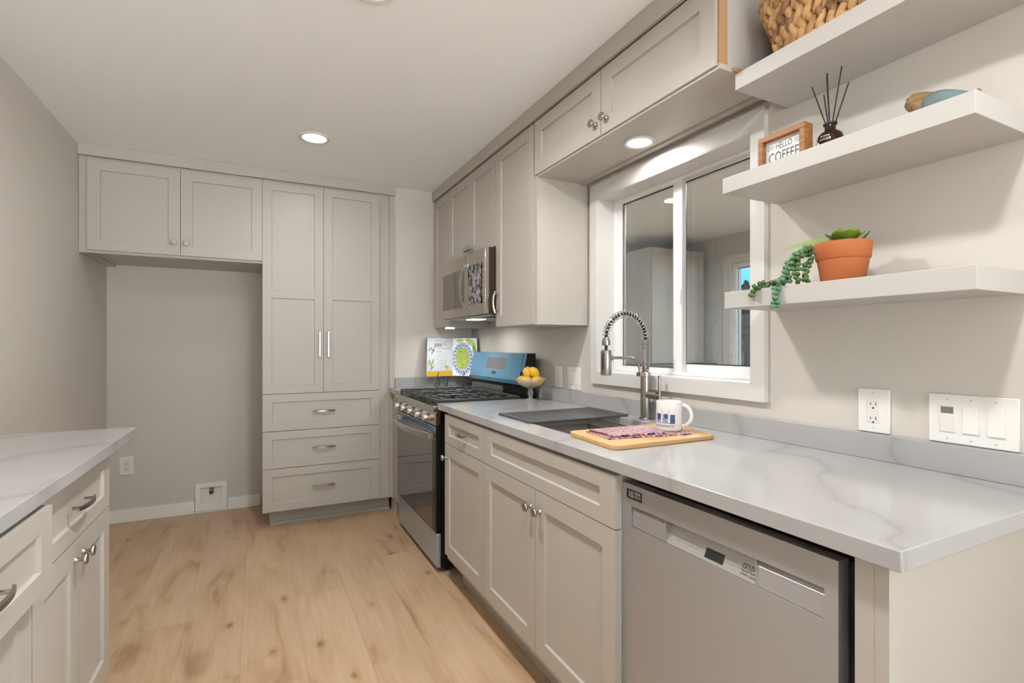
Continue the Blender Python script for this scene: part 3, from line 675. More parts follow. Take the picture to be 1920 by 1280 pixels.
def PCt(u, v, w):  # on the sloped control panel, v 0..1 up the slope
    return P(u, pz0+.001+.033*v, -0.002-.016*v+w)
MB().pbox(PCt, 0.776, 0.826, 0.22, 0.80, 0.0004, 0.0009).build('display', M['screen'], pn)
def Pr(u, v, w): return PCt(-u, v, w)
tx = MB()
tx.text('START', 0.0062, lambda u, v, w: PCt(-u, v*30, w), -0.722, 0.22/30, 0.0007).text('CANCEL', 0.0062, lambda u, v, w: PCt(-u, v*30, w), -0.700, 0.20/30, 0.0007)
for grp_ in ('cycle_legends', 'option_legends'):
  tl = MB()
  for (u, lab) in ((0.905, 'Rinse'), (0.887, 'Auto'), (0.868, 'Normal'), (0.850, 'Quick'), (0.765, 'Heat'), (0.752, 'Sani'), (0.738, 'Dry')):
    if (u > .8) == (grp_[0] == 'c'): tl.text(lab, 0.0042, lambda u, v, w: PCt(-u, v*30, w), -u, 0.44/30, 0.0007)
  tl.build(grp_, M['print_grey'], pn)
for u in (0.722, 0.702):
    for (a, b, c_, d_) in ((-.008, .008, .80, .84), (-.008, .008, .44, .48), (-.008, -.0072, .44, .84), (.0072, .008, .44, .84)): tx.pbox(PCt, u+a, u+b, c_, d_, .0005, .0009)
tx.mesh([PCt(.7245, .56, .0009), PCt(.7245, .74, .0009), PCt(.7195, .65, .0009)], [(0, 1, 2)])
tx.lathe([(0.0022, 0), (0.0032, 0), (0.0032, .0004), (0.0022, .0004), (0.0022, 0)], axis_T(lambda u, v, w: P(u, v, w), 0.702, pz0+.0225, -.0118), 14)
tx.build('start_cancel_buttons', M['print_dark'], pn)
st = MB().pbox(P, 1.026, 1.086, 0.815, 0.840, 0.0, 0.0006).build('warranty_sticker', M['screen'], dd)
FP = flip(P)
MB().text('10', 0.024, FP, -1.069, 0.820, 0.0009, xs=.9).text('YEAR', 0.0105, FP, -1.043, 0.8300, 0.0009).text('LIMITED PARTS', 0.0034, FP, -1.043, 0.8255, 0.0009).text('WARRANTY', 0.0048, FP, -1.043, 0.8205, 0.0009).build('sticker_print', M['print_white'], st)

# ================================================================== RANGE
ry0, ry1 = 2.612, 3.430
g = thing('gas_range', 'stainless gas range with black glass oven door and open burner grates', 'range', (1.15, 3.02, 0))
MB().box((0.885, ry0, 0.03), (1.47, ry1, 0.862)).build('body', M['black'], g)
for (x, y) in ((0.93, 2.66), (0.93, 3.38), (1.42, 2.66), (1.42, 3.38)): MB().cyl((x, y, 0), (x, y, 0.032), 0.016).build('foot', M['rubber'], g)
ct = MB().box((0.842, ry0, 0.866), (1.47, ry1, 0.898)).build('cooktop', M['steel_warm'], g, bevel=0.003)
MB().box((0.875, ry0+.02, 0.8983), (1.385, ry1-.02, 0.9003)).build('burner_well', M['black'], ct)
for (x, y, rr_) in ((0.99, 2.75, .045), (1.26, 2.75, .035), (1.12, 3.02, .05), (0.99, 3.29, .045), (1.26, 3.29, .035)):
    MB().lathe([(0, 0), (rr_, 0), (rr_, .006), (rr_*.8, .009), (rr_*.8, .013), (0, .0135)], Matrix.Translation((x, y, 0.9003)), 24).build('burner', M['iron'], ct)
seg_y = [(2.622, 2.888), (2.892, 3.148), (3.152, 3.420)]
for (a, b) in seg_y:
    mb = MB(); zt_, zb_, w_ = 0.928, 0.914, 0.011; x0g, x1g = 0.872, 1.372
    mb.box((x0g, a, zb_), (x1g, a+w_, zt_)).box((x0g, b-w_, zb_), (x1g, b, zt_)).box((x0g, a+w_, zb_), (x0g+w_, b-w_, zt_)).box((x1g-w_, a+w_, zb_), (x1g, b-w_, zt_))
    for k in range(6):
        x = x0g+0.045+k*(x1g-x0g-0.09)/5; ln = 0.085 if k % 3 else 0.105
        mb.box((x-.005, a+w_, zb_+.004), (x+.005, a+ln, zt_)).box((x-.005, b-ln, zb_+.004), (x+.005, b-w_, zt_))
    mb.box((x0g+w_, (a+b)/2-.005, zb_+.004), (x0g+.10, (a+b)/2+.005, zt_)).box((x1g-.10, (a+b)/2-.005, zb_+.004), (x1g-w_, (a+b)/2+.005, zt_)).box(((x0g+x1g)/2-.10, (a+b)/2-.005, zb_+.004), ((x0g+x1g)/2+.10, (a+b)/2+.005, zt_))
    for x in (x0g, (x0g+x1g)/2-.006, x1g-w_):
        for y in (a, b-w_): mb.box((x, y, 0.9), (x+w_, y+w_, zb_))
    mb.build('grate', M['iron'], g, bevel=0.0015)
P = FX(0.885)
MB().pbox(P, ry0, ry1, 0.792, 0.864, 0.0, 0.033).build('control_panel', M['steel_warm'], g, bevel=0.003)
for y in (2.715, 2.86, 3.02, 3.18, 3.325):
    k = MB().lathe([(0.0235, 0), (0.0235, 0.004), (0.0205, 0.006), (0.0205, 0.030), (0.019, 0.034), (0, 0.0345)], axis_T(P, y, 0.829, 0.033), 28).build('knob', M['chrome'], g)
    MB().pbox(P, y-.0035, y+.0035, .829-.02, .829+.02, 0.067, 0.073).build('grip', M['steel_warm'], k, bevel=0.001)
od = MB().pbox(P, ry0, ry1, 0.222, 0.788, 0.0, 0.030).build('oven_door', M['black'], g, bevel=0.003)
MB().pbox(P, ry0+.055, ry1-.002, 0.234, 0.712, 0.030, 0.0325).build('glass', M['oven_glass'], od)
vs = MB().pbox(P, ry0+.002, ry1-.002, 0.716, 0.786, 0.030, 0.034).build('vent_strip', M['film_edge'], od, bevel=0.001)
mb = MB()
for i in range(18):
    for j in range(4): mb.pbox(P, ry0+.03+i*0.0435, ry0+.06+i*0.0435, 0.725+j*.015, 0.731+j*.015, 0.0341, 0.0346)
for j in range(4): mb.pbox(P, ry0+.004, ry0+.018, 0.725+j*.015, 0.731+j*.015, 0.0341, 0.0346)
mb.build('slots', M['dark'], vs)
mb = MB(); n = 24; rings = []
for i in range(n+1):
    f_ = -1+2*i/n; y = (ry0+ry1)/2 + f_*0.40; d_ = 0.062 + 0.046*(1-f_*f_)
    rings.append([P(y, .728, d_-.008), P(y, .752, d_-.006), P(y, .756, d_), P(y, .752, d_+.006), P(y, .728, d_+.006), P(y, .722, d_)])
mb.loft(rings)
for s_ in (-1, 1): mb.pbox(P, (ry0+ry1)/2+s_*.40-.012, (ry0+ry1)/2+s_*.40+.012, .725, .755, 0.030, 0.066)
mb.build('handle', M['steel_warm'], od)
MB().pbox(P, ry0+.0, ry1, 0.032, 0.212, 0.0, 0.022).build('storage_drawer', M['steel_cool'], g, bevel=0.004)
# backguard
bg = MB(); prof = [(1.47, .898), (1.40, .898), (1.395, .975), (1.375, .990), (1.415, 1.175), (1.47, 1.175)]
bg.mesh([(x, ry0+.004, z) for x, z in prof] + [(x, ry1-.004, z) for x, z in prof], [tuple(range(6)), tuple(range(11, 5, -1))] + [(i, (i+1) % 6, 6+(i+1) % 6, 6+i) for i in range(6)])
bgo = bg.build('backguard', M['black'], g, bevel=0.002)
n_ = Vector((-(1.175-.990), 0, (1.415-1.375))).normalized(); base = Vector((1.375, 0, .990)); upv = Vector((1.415-1.375, 0, 1.175-.990)); 
def PB(u, v, w): q = base + upv*v + n_*w; return (q.x, u, q.z)
MB().pbox(PB, ry0+.045, ry1-.006, 0.12, 0.995, 0.001, 0.004).pbox(PB, ry0+.006, ry0+.040, 0.42, 0.995, 0.001, 0.0035).build('filmed_panel', M['bluefilm'], bgo)
MB().pbox(PB, ry0+.006, ry1-.006, 0.0, 0.118, 0.001, 0.006).build('lower_edge', M['bluefilm_dark'], bgo)
MB().pbox(PB, 2.872, 3.158, 0.42, 0.83, 0.0045, 0.006).build('display', M['display_grey'], bgo)
MB().pbox(PB, 2.866, 3.164, 0.405, 0.845, 0.0041, 0.005).build('display_bezel', M['chrome'], bgo)
MB().pbox(PB, 2.995, 3.055, 0.255, 0.345, 0.0041, 0.0047).build('badge', M['print_dark'], bgo)
MB().pbox(FX(1.397), ry0+.30, ry1-.006, 0.905, 0.965, 0.0, 0.003).build('steel_strip', M['steel'], bgo)

# ================================================================== MICROWAVE
my0, my1 = 2.607, 3.345; XM = 1.140
m = thing('microwave', 'stainless over-the-range microwave under the wall cabinets', 'microwave', (1.33, 2.98, 1.395))
MB().box((1.165, my0, 1.397), (1.505, my1, 1.774)).build('body', mat('brown_black_case', srgb(52, 36, 26), 0.3), m, bevel=0.002)
P = FX(1.165)
ms = 2.865
dr = MB().pbox(P, ms, my1, 1.400, 1.772, 0.0, 0.025).build('door', M['steel_warm'], m, bevel=0.003)
MB().pbox(P, 2.93, 3.318, 1.455, 1.690, 0.0245, 0.0262).build('window', M['mw_glass'], dr)
mb = MB(); rings = []
for i in range(17):
    f_ = -1+2*i/16; z = 1.575+f_*0.135; d_ = .030+.030*(1-f_*f_)
    rings.append([P(2.878, z, d_), P(2.902, z, d_), P(2.902, z, d_+.010), P(2.878, z, d_+.010)])
mb.loft(rings)
for s_ in (-1, 1): mb.pbox(P, 2.880, 2.900, 1.575+s_*.125-.010, 1.575+s_*.125+.010, .025, .040)
mb.build('handle', M['steel_warm'], dr)
cp = MB().pbox(P, my0, ms-.002, 1.400, 1.772, 0.0, 0.025).build('control_side', M['steel_warm'], m, bevel=0.003)
mb = MB(); nu, nv = 10, 16; pts = []
for i in range(nu+1):
    for j in range(nv+1): pts.append(P(2.655+.20*i/nu, 1.462+.235*j/nv, 0.0255+random.uniform(0, .005)))
mb.mesh(pts, [(i*(nv+1)+j, (i+1)*(nv+1)+j, (i+1)*(nv+1)+j+1, i*(nv+1)+j+1) for i in range(nu) for j in range(nv)])
mb.build('control_panel', M['crumple'], cp, angle=5)
MB().pbox(P, my0, my0+.012, 1.398, 1.774, 0.025, 0.0265).build('edge_strip', M['steel'], cp)
MB().box((1.17, my0+.02, 1.389), (1.49, my1-.02, 1.3968)).build('vent_plate', M['steel'], m)
mb = MB()
for i in range(14): mb.box((1.20+i*.012, 2.66, 1.3875), (1.206+i*.012, 2.80, 1.389))
mb.build('filter', M['dark'], m)
MB().box((1.225, 2.99, 1.386), (1.315, 3.11, 1.389)).build('lamp_cover', M['lens'], m)

# ================================================================== WALL CABINETS, WINDOW WALL
XU = 1.222                      # box front; doors stand 0.02 in front of it
PU = FX(XU)
G = 'wall cabinets along the window wall'
c = thing('wall_cabinet', 'narrow white wall cabinet in the far corner left of the microwave', 'cabinet', (1.36, 3.54, 1.348), G)
MB().box((XU, 3.374, 1.348), (1.505, 3.715, 2.36)).build('body', M['cab'], c)
d = door(c, PU, 3.378, 3.700, 1.352, 2.298)
MB().lathe([(0, 0), (.033, 0), (.034, .004), (.034, .0075), (0, .0075)], Matrix.Translation((1.235, 3.45, 1.340)), 24).build('puck_light', M['lens'], c)
c = thing('wall_cabinet', 'white two door wall cabinet directly above the microwave', 'cabinet', (1.36, 2.985, 1.775), G)
MB().box((XU, 2.601, 1.776), (1.505, 3.373, 2.36)).build('body', M['cab'], c)
d = door(c, PU, 2.987, 3.374, 1.782, 2.298); knob(d, PU, 3.020, 1.825)
d = door(c, PU, 2.601, 2.984, 1.782, 2.298); knob(d, PU, 2.950, 1.825)
c = thing('wall_cabinet', 'tall white wall cabinet between the microwave and the window', 'cabinet', (1.36, 2.37, 1.322), G)
MB().box((XU, 2.140, 1.324), (1.505, 2.600, 2.36)).build('body', M['cab'], c)
MB().box((XU-.012, 2.1395, 1.322), (XU-.0005, 2.163, 2.0405)).build('filler_strip', M['cab'], c)
d = door(c, PU, 2.166, 2.598, 1.326, 2.298); pull(d, PU, 2.572, 1.462, 0.062, vertical=True, proj=0.03)
c = thing('wall_cabinet', 'wide low white two door cabinet bridging over the window', 'cabinet', (1.36, 1.6, 2.033), G)
MB().box((XU, 1.082, 2.050), (1.505, 2.139, 2.36)).box((XU-.011, 1.060, 2.0335), (1.505, 2.139, 2.050)).build('body', M['cab'], c)
MB().box((1.245, 1.0625, 2.052), (1.503, 1.0815, 2.36)).build('end_panel', M['shelf'], c)
MB().box((XU-.011, 1.060, 2.0505), (1.244, 1.0815, 2.36)).box((1.262, 1.052, 2.034), (1.503, 1.0595, 2.046)).build('raw_edge', M['rawwood'], c)
MB().box((1.452, 1.1, 2.0265), (1.475, 2.135, 2.033)).build('back_rail', M['cab'], c)
d = door(c, PU, 1.624, 2.152, 2.043, 2.298); knob(d, PU, 1.660, 2.098)
d = door(c, PU, 1.068, 1.621, 2.043, 2.298); knob(d, PU, 1.590, 2.098)

# ================================================================== PANTRY AND FRIDGE CABINET
PB_ = FB(3.727)
c = thing('pantry_cabinet', 'tall white pantry with two long doors above three wide drawers', 'cabinet', (0.47, 4.0, 0))
MB().box((0.040, 3.727, 0.115), (0.904, 4.345, 2.36)).build('body', M['cab'], c)
MB().box((0.082, 3.835, 0), (0.89, 4.345, 0.1145)).box((0.082, 3.823, 0), (0.89, 3.835, 0.022)).build('toe_kick', M['cab'], c)
MB().box((0.866, 3.711, 0.118), (0.9035, 3.7265, 2.312)).build('filler_strip', M['cab'], c)
pan = [(0.955, 1.535), (1.582, 2.245)]
d = door(c, PB_, 0.036, 0.4115, 0.902, 2.297, panels=pan, rail=0.055); barpull(d, PB_, 0.386, 1.143, 1.318)
d = door(c, PB_, 0.4145, 0.790, 0.902, 2.297, panels=pan, rail=0.055); barpull(d, PB_, 0.442, 1.143, 1.318)
for (a, b, hz) in ((0.655, 0.898, 0.776), (0.408, 0.651, 0.529), (0.124, 0.404, 0.268)):
    d = door(c, PB_, 0.036, 0.790, a, b, 'drawer', rail=0.052, stile=0.058); pull(d, PB_, 0.415, hz, 0.073, proj=0.028)
c = thing('wall_cabinet', 'wide white two door cabinet high over the empty fridge alcove', 'cabinet', (-0.43, 4.0, 1.76))
MB().box((XL+0.002, 3.727, 1.774), (0.0385, 4.345, 2.36)).box((XL+0.002, 3.727, 1.758), (-0.86, 4.345, 1.774)).box((-0.86, 3.727, 1.758), (0.0385, 3.75, 1.774)).build('body', M['cab'], c)
d = door(c, PB_, -0.869, -0.4175, 1.774, 2.297); knob(d, PB_, -0.449, 1.850)
d = door(c, PB_, -0.4145, 0.034, 1.774, 2.297); knob(d, PB_, -0.384, 1.850)

# ================================================================== SHELVES
def shelf(x, y0, y1, z0, z1, label):
    o = MB().box((x, y0, z0), (XW-0.0005, y1, z1)).build('floating_shelf', M['shelf'], bevel=0.0012)
    tag(recenter(o, ((x+XW)/2, (y0+y1)/2, z0)), label, 'shelf', 'white floating shelves'); return o
shelf(1.275, 0.489, 1.098, 1.334, 1.384, 'lowest white floating shelf carrying the potted plant')
shelf(1.258, 0.484, 1.090, 1.678, 1.7245, 'middle white floating shelf carrying the sign and the reed bottle')
shelf(1.264, 0.35, 1.050, 1.974, 2.0225, 'highest white floating shelf carrying the woven basket')

# woven basket
bk = thing('woven_basket', 'woven natural fibre basket on the highest shelf', 'basket', (1.395, 0.77, 2.0225))
def bask(theta, h):
    cx, cy = 1.395, 0.735; a, b = 0.092+0.018*h, 0.235+0.060*h; n = 3.0
    ct_, st_ = math.cos(theta), math.sin(theta)
    return Vector((cx + a*math.copysign(abs(ct_)**(2/n), ct_), cy + b*math.copysign(abs(st_)**(2/n), st_), 2.0225+0.004+h*0.19))
mb = MB(); rows = 4
ths = []; prev = bask(0, .5); acc = 0
for i in range(1, 721):
    p = bask(2*PI*i/720, .5); acc += (p-prev).length; prev = p
    if acc >= 0.0265: ths.append(2*PI*i/720); acc = 0
for r_ in range(rows):
    h0 = (r_+0.5)/rows
    for k, th in enumerate(ths):
        for side in (-1, 1):
            hh = h0 + side*0.060
            p = bask(th, hh); q = bask(th+0.02, hh); tg = (q-p).normalized(); up = Vector((0, 0, 1)); nr = tg.cross(up).normalized()
            an = math.radians(60 + random.uniform(-9, 9))*side*(1 if True else -1)
            lx = (tg*math.cos(an) + up*math.sin(an)).normalized(); ly = nr; lz = lx.cross(ly)
            R = Matrix((lx, ly, lz)).transposed()
            mb.ell(p + nr*random.uniform(-.002, .002), (0.0290*random.uniform(.9, 1.15), 0.0095, 0.0115*random.uniform(.85, 1.15)), R, 8, 6, 0 if random.random() > .13 else 1)
mb.build('woven_wall', [M['hyacinth'], M['hyacinth2']], bk, recalc=False, angle=60)
MB().loft([[tuple(bask(2*PI*i/48, h)*1.0 - Vector(((bask(2*PI*i/48, h).x-1.395)*.07, (bask(2*PI*i/48, h).y-.735)*.03, 0))) for i in range(48)] for h in (0.02, 0.5, 0.97)], caps=False).build('lining', M['hyacinth2'], bk)
rim = [tuple(bask(2*PI*i/60, 1.0)) for i in range(60)]
MB().tube(rim, 0.011, 8, closed=True).build('rim', M['hyacinth'], bk)

# framed sign
fr = thing('framed_sign', 'small wood framed coffee sign standing on the middle shelf', 'sign', (1.32, 0.9315, 1.7247))
FS = FX(1.336); y0s, y1s, zt_s = 0.861, 1.001, 1.8185
mb = MB(); fw = 0.015
mb.pbox(FS, y0s, y1s, zt_s-fw, zt_s, 0, .036).pbox(FS, y0s, y1s, 1.7247, 1.7247+fw, 0, .036).pbox(FS, y0s, y0s+fw, 1.7247+fw, zt_s-fw, 0, .036).pbox(FS, y1s-fw, y1s, 1.7247+fw, zt_s-fw, 0, .036)
mb.build('frame', M['framewood'], fr, bevel=0.001)
pnl = MB().pbox(FS, y0s+fw-.001, y1s-fw+.001, 1.7247+fw-.001, zt_s-fw+.001, 0.016, .020).build('panel', M['print_white'], fr)
FF = flip(FS); yc = -(y0s+y1s)/2
mb = MB(); mb.text('HELLO', 0.0250, FF, yc, 1.7765, 0.0206, xs=.66).text('COFFEE', 0.0400, FF, yc-.001, 1.7420, 0.0206, xs=.66)
for k in range(3):
    z = 1.7795+k*.0050; mb.pbox(FS, y1s-fw-.026, y1s-fw-.003, z, z+.0011, .0201, .0206); mb.pbox(FS, y0s+fw+.003, y0s+fw+.024, z, z+.0011, .0201, .0206)
mb.build('lettering', M['print_dark'], pnl)

# reed diffuser
bx, by, bz = 1.375, 0.8385, 1.7247
rd = thing('reed_diffuser', 'brown glass reed bottle with black sticks on the middle shelf', 'bottle', (bx, by, bz))
T = Matrix.Translation((bx, by, bz))
MB().lathe([(0, 0), (0.0285, 0), (0.031, .004), (0.031, .052), (0.0285, .061), (0.021, .068), (0.0145, .071), (0.0135, .074), (0.0135, .090), (0.0115, .091), (0.0115, .072), (0.026, .058), (0.028, .05), (0.028, .006), (0, .005)], T, 36).build('bottle', M['amber'], rd)
MB().lathe([(0.0115, .088), (0.0165, .088), (0.0168, .0905), (0.0165, .093), (0.0115, .093), (0.0115, .088)], T, 28).build('collar', M['rubber'], rd)
lb = MB()
Pc = lambda u, v, w: (bx-(0.0313+w)*math.cos(u/0.0313), by-(0.0313+w)*math.sin(u/0.0313), bz+v)
lb.text('Aroma', .0085, lambda u, v, w: Pc(u+.004, v, w), 0, 0.050, 0.0003).text('DIFFUSER', .0068, lambda u, v, w: Pc(u+.004, v, w), 0, 0.0415, 0.0003)
lb.build('print', M['print_white'], rd)
# reed tips as seen in the picture: (y, z) on the plane of the bottle
for (yy, zz, xx) in ((0.879, 1.929, 1.360), (0.868, 1.911, 1.395), (0.854, 1.951, 1.385), (0.844, 1.953, 1.370), (0.8025, 1.950, 1.365), (0.8005, 1.914, 1.392)):
    q = Vector((xx, yy, zz)); b_ = Vector((bx+(bx-xx)*.35, by-(yy-by)*.30, bz+0.012))
    MB().cyl(b_, q, 0.0017, seg=8).build('reed', M['reed'], rd)

# wooden bird
bd = thing('bird_figurine', 'carved wooden bird with a pale teal wing on the middle shelf', 'figurine', (1.39, 0.605, 1.7247))
def bsec(y, z, rx, rz): return [(1.39+rx*math.cos(2*PI*k/20), y, z+rz*math.sin(2*PI*k/20)) for k in range(20)]
secs = [(0.668, 1.7925, .001, .001), (0.6665, 1.7925, .0085, .0085), (0.661, 1.7935, .0165, .0165), (0.650, 1.7925, .0225, .0235), (0.638, 1.782, .027, .032), (0.622, 1.770, .031, .039), (0.603, 1.763, .033, .038), (0.583, 1.760, .031, .032), (0.565, 1.760, .025, .024), (0.552, 1.762, .017, .015), (0.540, 1.765, .012, .0105), (0.530, 1.7675, .010, .0085), (0.526, 1.768, .005, .005)]
MB().loft([bsec(*s_) for s_ in secs]).build('body', M['birdwood'], bd, angle=80)
MB().lathe([(0.0055, 0), (0.003, .003), (0, .005)], axis_T(lambda u, v, w: (1.39+u, 0.6665+w, 1.7945+v), 0, 0, 0), 12).build('beak', M['bird_beak'], bd)
for s_ in (-1, 1):
    rg = []
    for i in range(9):
        f_ = i/8; y = 0.622-0.080*f_; hw = 0.019*math.sin(PI*min(1, .12+.85*f_**.8))+.003; zc_ = 1.770-0.003*f_; xo = 0.0285*math.sin(PI*(0.30+.58*f_))+.006
        rg.append([(1.39+s_*(xo+.003*math.cos(2*PI*k/10)), y, zc_+hw*math.sin(2*PI*k/10)) for k in range(10)])
    MB().loft(rg).build('wing', M['bird_wing'], bd, angle=80)
MB().ell((1.39-.0155, 0.657, 1.803), (.0015, .0022, .0022)).build('eye', M['rubber'], bd)
MB().cyl((1.39, 0.603, 1.7247), (1.39, 0.603, 1.732), 0.018).build('foot', M['birdwood'], bd)

# potted plant
px_, py_, pz_ = 1.383, 0.8105, 1.3843
pt = thing('potted_plant', 'terracotta pot with mixed green succulents trailing over the lowest shelf', 'plant', (px_, py_, pz_))
T = Matrix.Translation((px_, py_, pz_))
MB().lathe([(0, 0), (0.048, 0), (0.0495, .002), (0.0590, .062), (0.0600, .0625), (0.0625, .0655), (0.0660, .104), (0.0655, .107), (0.0615, .107), (0.058, .09), (0, .09)], T, 48).build('pot', M['terracotta'], pt)
MB().lathe([(0, .094), (0.0585, .093), (0.0585, .0905), (0, .0905)], T, 30).build('soil', M['soil'], pt)
# rosette
def leaf(mb, base, dirv, length, width, thick, curl, mi=0):
    d = Vector(dirv).normalized(); side = d.cross(Vector((0, 0, 1))); side = side.normalized() if side.length > 1e-6 else Vector((1, 0, 0)); up = side.cross(d); rg = []
    for i in range(9):
        f_ = i/8; w = width*(math.sin(PI*(0.10+0.86*f_))**0.75)*(0.65+.5*f_) if f_ < .98 else .0015; c_ = Vector(base)+d*length*f_+up*curl*f_*f_
        rg.append([c_+side*w*math.cos(2*PI*k/8)+up*thick*math.sin(2*PI*k/8)*(1-.6*f_) for k in range(8)])
    mb.loft([[tuple(p) for p in r] for r in rg], mi)
mb = MB(); rc = Vector((px_+.002, py_-.004, pz_+.106))
for (nl, ln, el, wd, ph) in ((6, .052, 20, .0215, .1), (5, .043, 42, .0185, .5), (4, .030, 64, .013, .2), (3, .018, 78, .008, .6)):
    for k in range(nl):
        a = 2*PI*k/nl+ph; e_ = math.radians(el); leaf(mb, rc+Vector((0, 0, .002)), (math.cos(a)*math.cos(e_), math.sin(a)*math.cos(e_), math.sin(e_)), ln, wd, .0035, .010)
mb.build('rosette', M['leaf_ros'], pt, angle=70)
mb = MB(); leaf(mb, (px_+.002, py_-.030, pz_+.095), (-.1, -.8, .55), .050, .006, .002, .004); leaf(mb, (px_+.01, py_+.018, pz_+.10), (.1, .2, .95), .036, .013, .004, -.004); leaf(mb, (px_-.012, py_+.012, pz_+.10), (-.2, .2, .9), .028, .011, .004, -.004); mb.build('upright_leaf', M['leaf_bead2'], pt, angle=70)
# fern fronds
def frond(pts, wmax):
    mb = MB(); P_ = [Vector(p) for p in pts]; n = 44
    def at(f_):
        x = f_*(len(P_)-1); i = min(int(x), len(P_)-2); t = x-i
        a, b = P_[i], P_[i+1]; return a.lerp(b, t)
    sm = [at(i/n) for i in range(n+1)]; sm = [sm[0]] + [(sm[i-1]+sm[i]*2+sm[i+1])/4 for i in range(1, n)] + [sm[-1]]
    mb.tube(sm, [.0011*(1-.6*i/n) for i in range(n+1)], 5)
    for i in range(3, n):
        t = (sm[i+1]-sm[i-1]).normalized(); s_ = t.cross(Vector((-.75, .0, .55))).normalized(); nn = s_.cross(t); w = wmax*math.sin(PI*(.10+.86*(i/n)))**.7
        for sg in (-1, 1):
            a = sm[i]; b = a+s_*sg*w+t*w*.35-nn*.0006; hw = t*.0009
            mb.mesh([a-hw, a+hw, b+hw*.4, b-hw*.4, a-hw+nn*.0007, a+hw+nn*.0007, b+hw*.4+nn*.0004, b-hw*.4+nn*.0004], [(0, 1, 2, 3), (4, 5, 6, 7), (0, 1, 5, 4), (1, 2, 6, 5), (2, 3, 7, 6), (3, 0, 4, 7)])
    mb.build('fern_frond', M['leaf_fern'], pt)
frond([(px_-.01, py_+.03, pz_+.094), (px_-.015, py_+.07, pz_+.120), (px_-.02, py_+.115, pz_+.122), (px_-.02, py_+.160, pz_+.112)], .0125)
frond([(px_-.02, py_+.03, pz_+.094), (px_-.035, py_+.07, pz_+.112), (px_-.04, py_+.112, pz_+.098), (px_-.045, py_+.152, pz_+.064)], .0105)
frond([(px_+.01, py_+.02, pz_+.094), (px_+.015, py_+.05, pz_+.124), (px_+.01, py_+.085, pz_+.131), (px_, py_+.115, pz_+.125)], .011)
# trailing bead stems
def strand(pts, m, bl, step=.0215, br=.0066):
    P_ = [Vector(p) for p in pts]; seg = []; fine = []
    for a, b in zip(P_, P_[1:]):
        for k in range(8): fine.append(a.lerp(b, k/8))
    fine.append(P_[-1])
    for _ in range(3): fine = [fine[0]] + [(fine[i-1]+fine[i]*2+fine[i+1])/4 for i in range(1, len(fine)-1)] + [fine[-1]]
    mb = MB(); mb.tube(fine, .0013, 5, 1); acc = 0; k = 0
    for i in range(1, len(fine)):
        acc += (fine[i]-fine[i-1]).length
        if acc >= step*.5:
            acc = 0; t = (fine[i]-fine[i-1]).normalized(); o1 = t.orthogonal().normalized(); o2 = t.cross(o1)
            for q in range(2):
                a = k*2.4+q*PI+random.uniform(-.4, .4); d = (o1*math.cos(a)+o2*math.sin(a)+t*.35).normalized()
                e1 = d.orthogonal().normalized(); R = Matrix((d, e1, d.cross(e1))).transposed()
                mb.ell(fine[i]+d*bl*.95, (bl*random.uniform(.95, 1.2), br, br*.9), R, 10, 7, 0)
            k += 1
    mb.build('trailing_stem', [m, M['stem']], pt, recalc=False, angle=80)
Xo = 1.2665   # just in front of the shelf edge
strand([(px_-.02, py_+.05, pz_+.098), (px_-.06, py_+.085, pz_+.085), (px_-.088, py_+.092, pz_+.055), (px_-.098, py_+.100, pz_+.022), (Xo-.001, py_+.104, pz_+.004), (Xo-.004, py_+.108, pz_-.03), (Xo-.004, py_+.106, pz_-.060)], M['leaf_bead'], .0072)
strand([(px_-.015, py_+.05, pz_+.100), (px_-.05, py_+.080, pz_+.098), (px_-.078, py_+.094, pz_+.07), (px_-.085, py_+.098, pz_+.035), (px_-.088, py_+.096, pz_+.012)], M['leaf_bead'], .0072)
strand([(px_-.02, py_+.05, pz_+.097), (px_-.06, py_+.072, pz_+.088), (px_-.08, py_+.076, pz_+.055), (px_-.085, py_+.074, pz_+.02), (px_-.085, py_+.066, pz_+.009)], M['leaf_bead2'], .0070)
strand([(px_-.04, py_+.052, pz_+.080), (px_-.065, py_+.060, pz_+.045), (px_-.075, py_+.056, pz_+.020), (px_-.082, py_+.044, pz_+.009)], M['leaf_bead2'], .0068)
strand([(px_-.075, py_+.098, pz_+.03), (px_-.085, py_+.120, pz_+.012), (px_-.095, py_+.150, pz_+.010), (Xo+.003, py_+.172, pz_+.006), (Xo-.004, py_+.182, pz_-.012), (Xo-.005, py_+.184, pz_-.026)], M['leaf_bead2'], .0072)

# ================================================================== ON THE COUNTER
# cutting board (rotated a little), towel, mug
bo = [(0.957, 1.476), (0.938, 1.205), (1.335, 1.196), (1.425, 1.458)]
cbx = thing('cutting_board', 'pale bamboo cutting board laid across the near end of the sink', 'cutting board', (1.16, 1.33, CT))
def rounded_poly(pts, r, n=5):
    out = []; m_ = len(pts)
    for i in range(m_):
        p0, p1, p2 = [Vector((*pts[(i+k) % m_], 0)) for k in (-1, 0, 1)]
        a = p1+(p0-p1).normalized()*r; b = p1+(p2-p1).normalized()*r
        for k in range(n+1): f_ = k/n; q = a.lerp(p1, f_).lerp(p1.lerp(b, f_), f_); out.append((q.x, q.y))
    return out
MB().prism(rounded_poly([(0.957, 1.480), (0.934, 1.196), (1.352, 1.196), (1.400, 1.470)], .03), lambda u, v, w: (u, v, CT+w), 0.0006, 0.0142).build('board', M['bamboo'], cbx, bevel=0.0015)
BT = CT+0.0143
tw = thing('folded_towel', 'folded multicoloured cloth towel lying under the mug on the board', 'towel', (1.15, 1.33, BT))
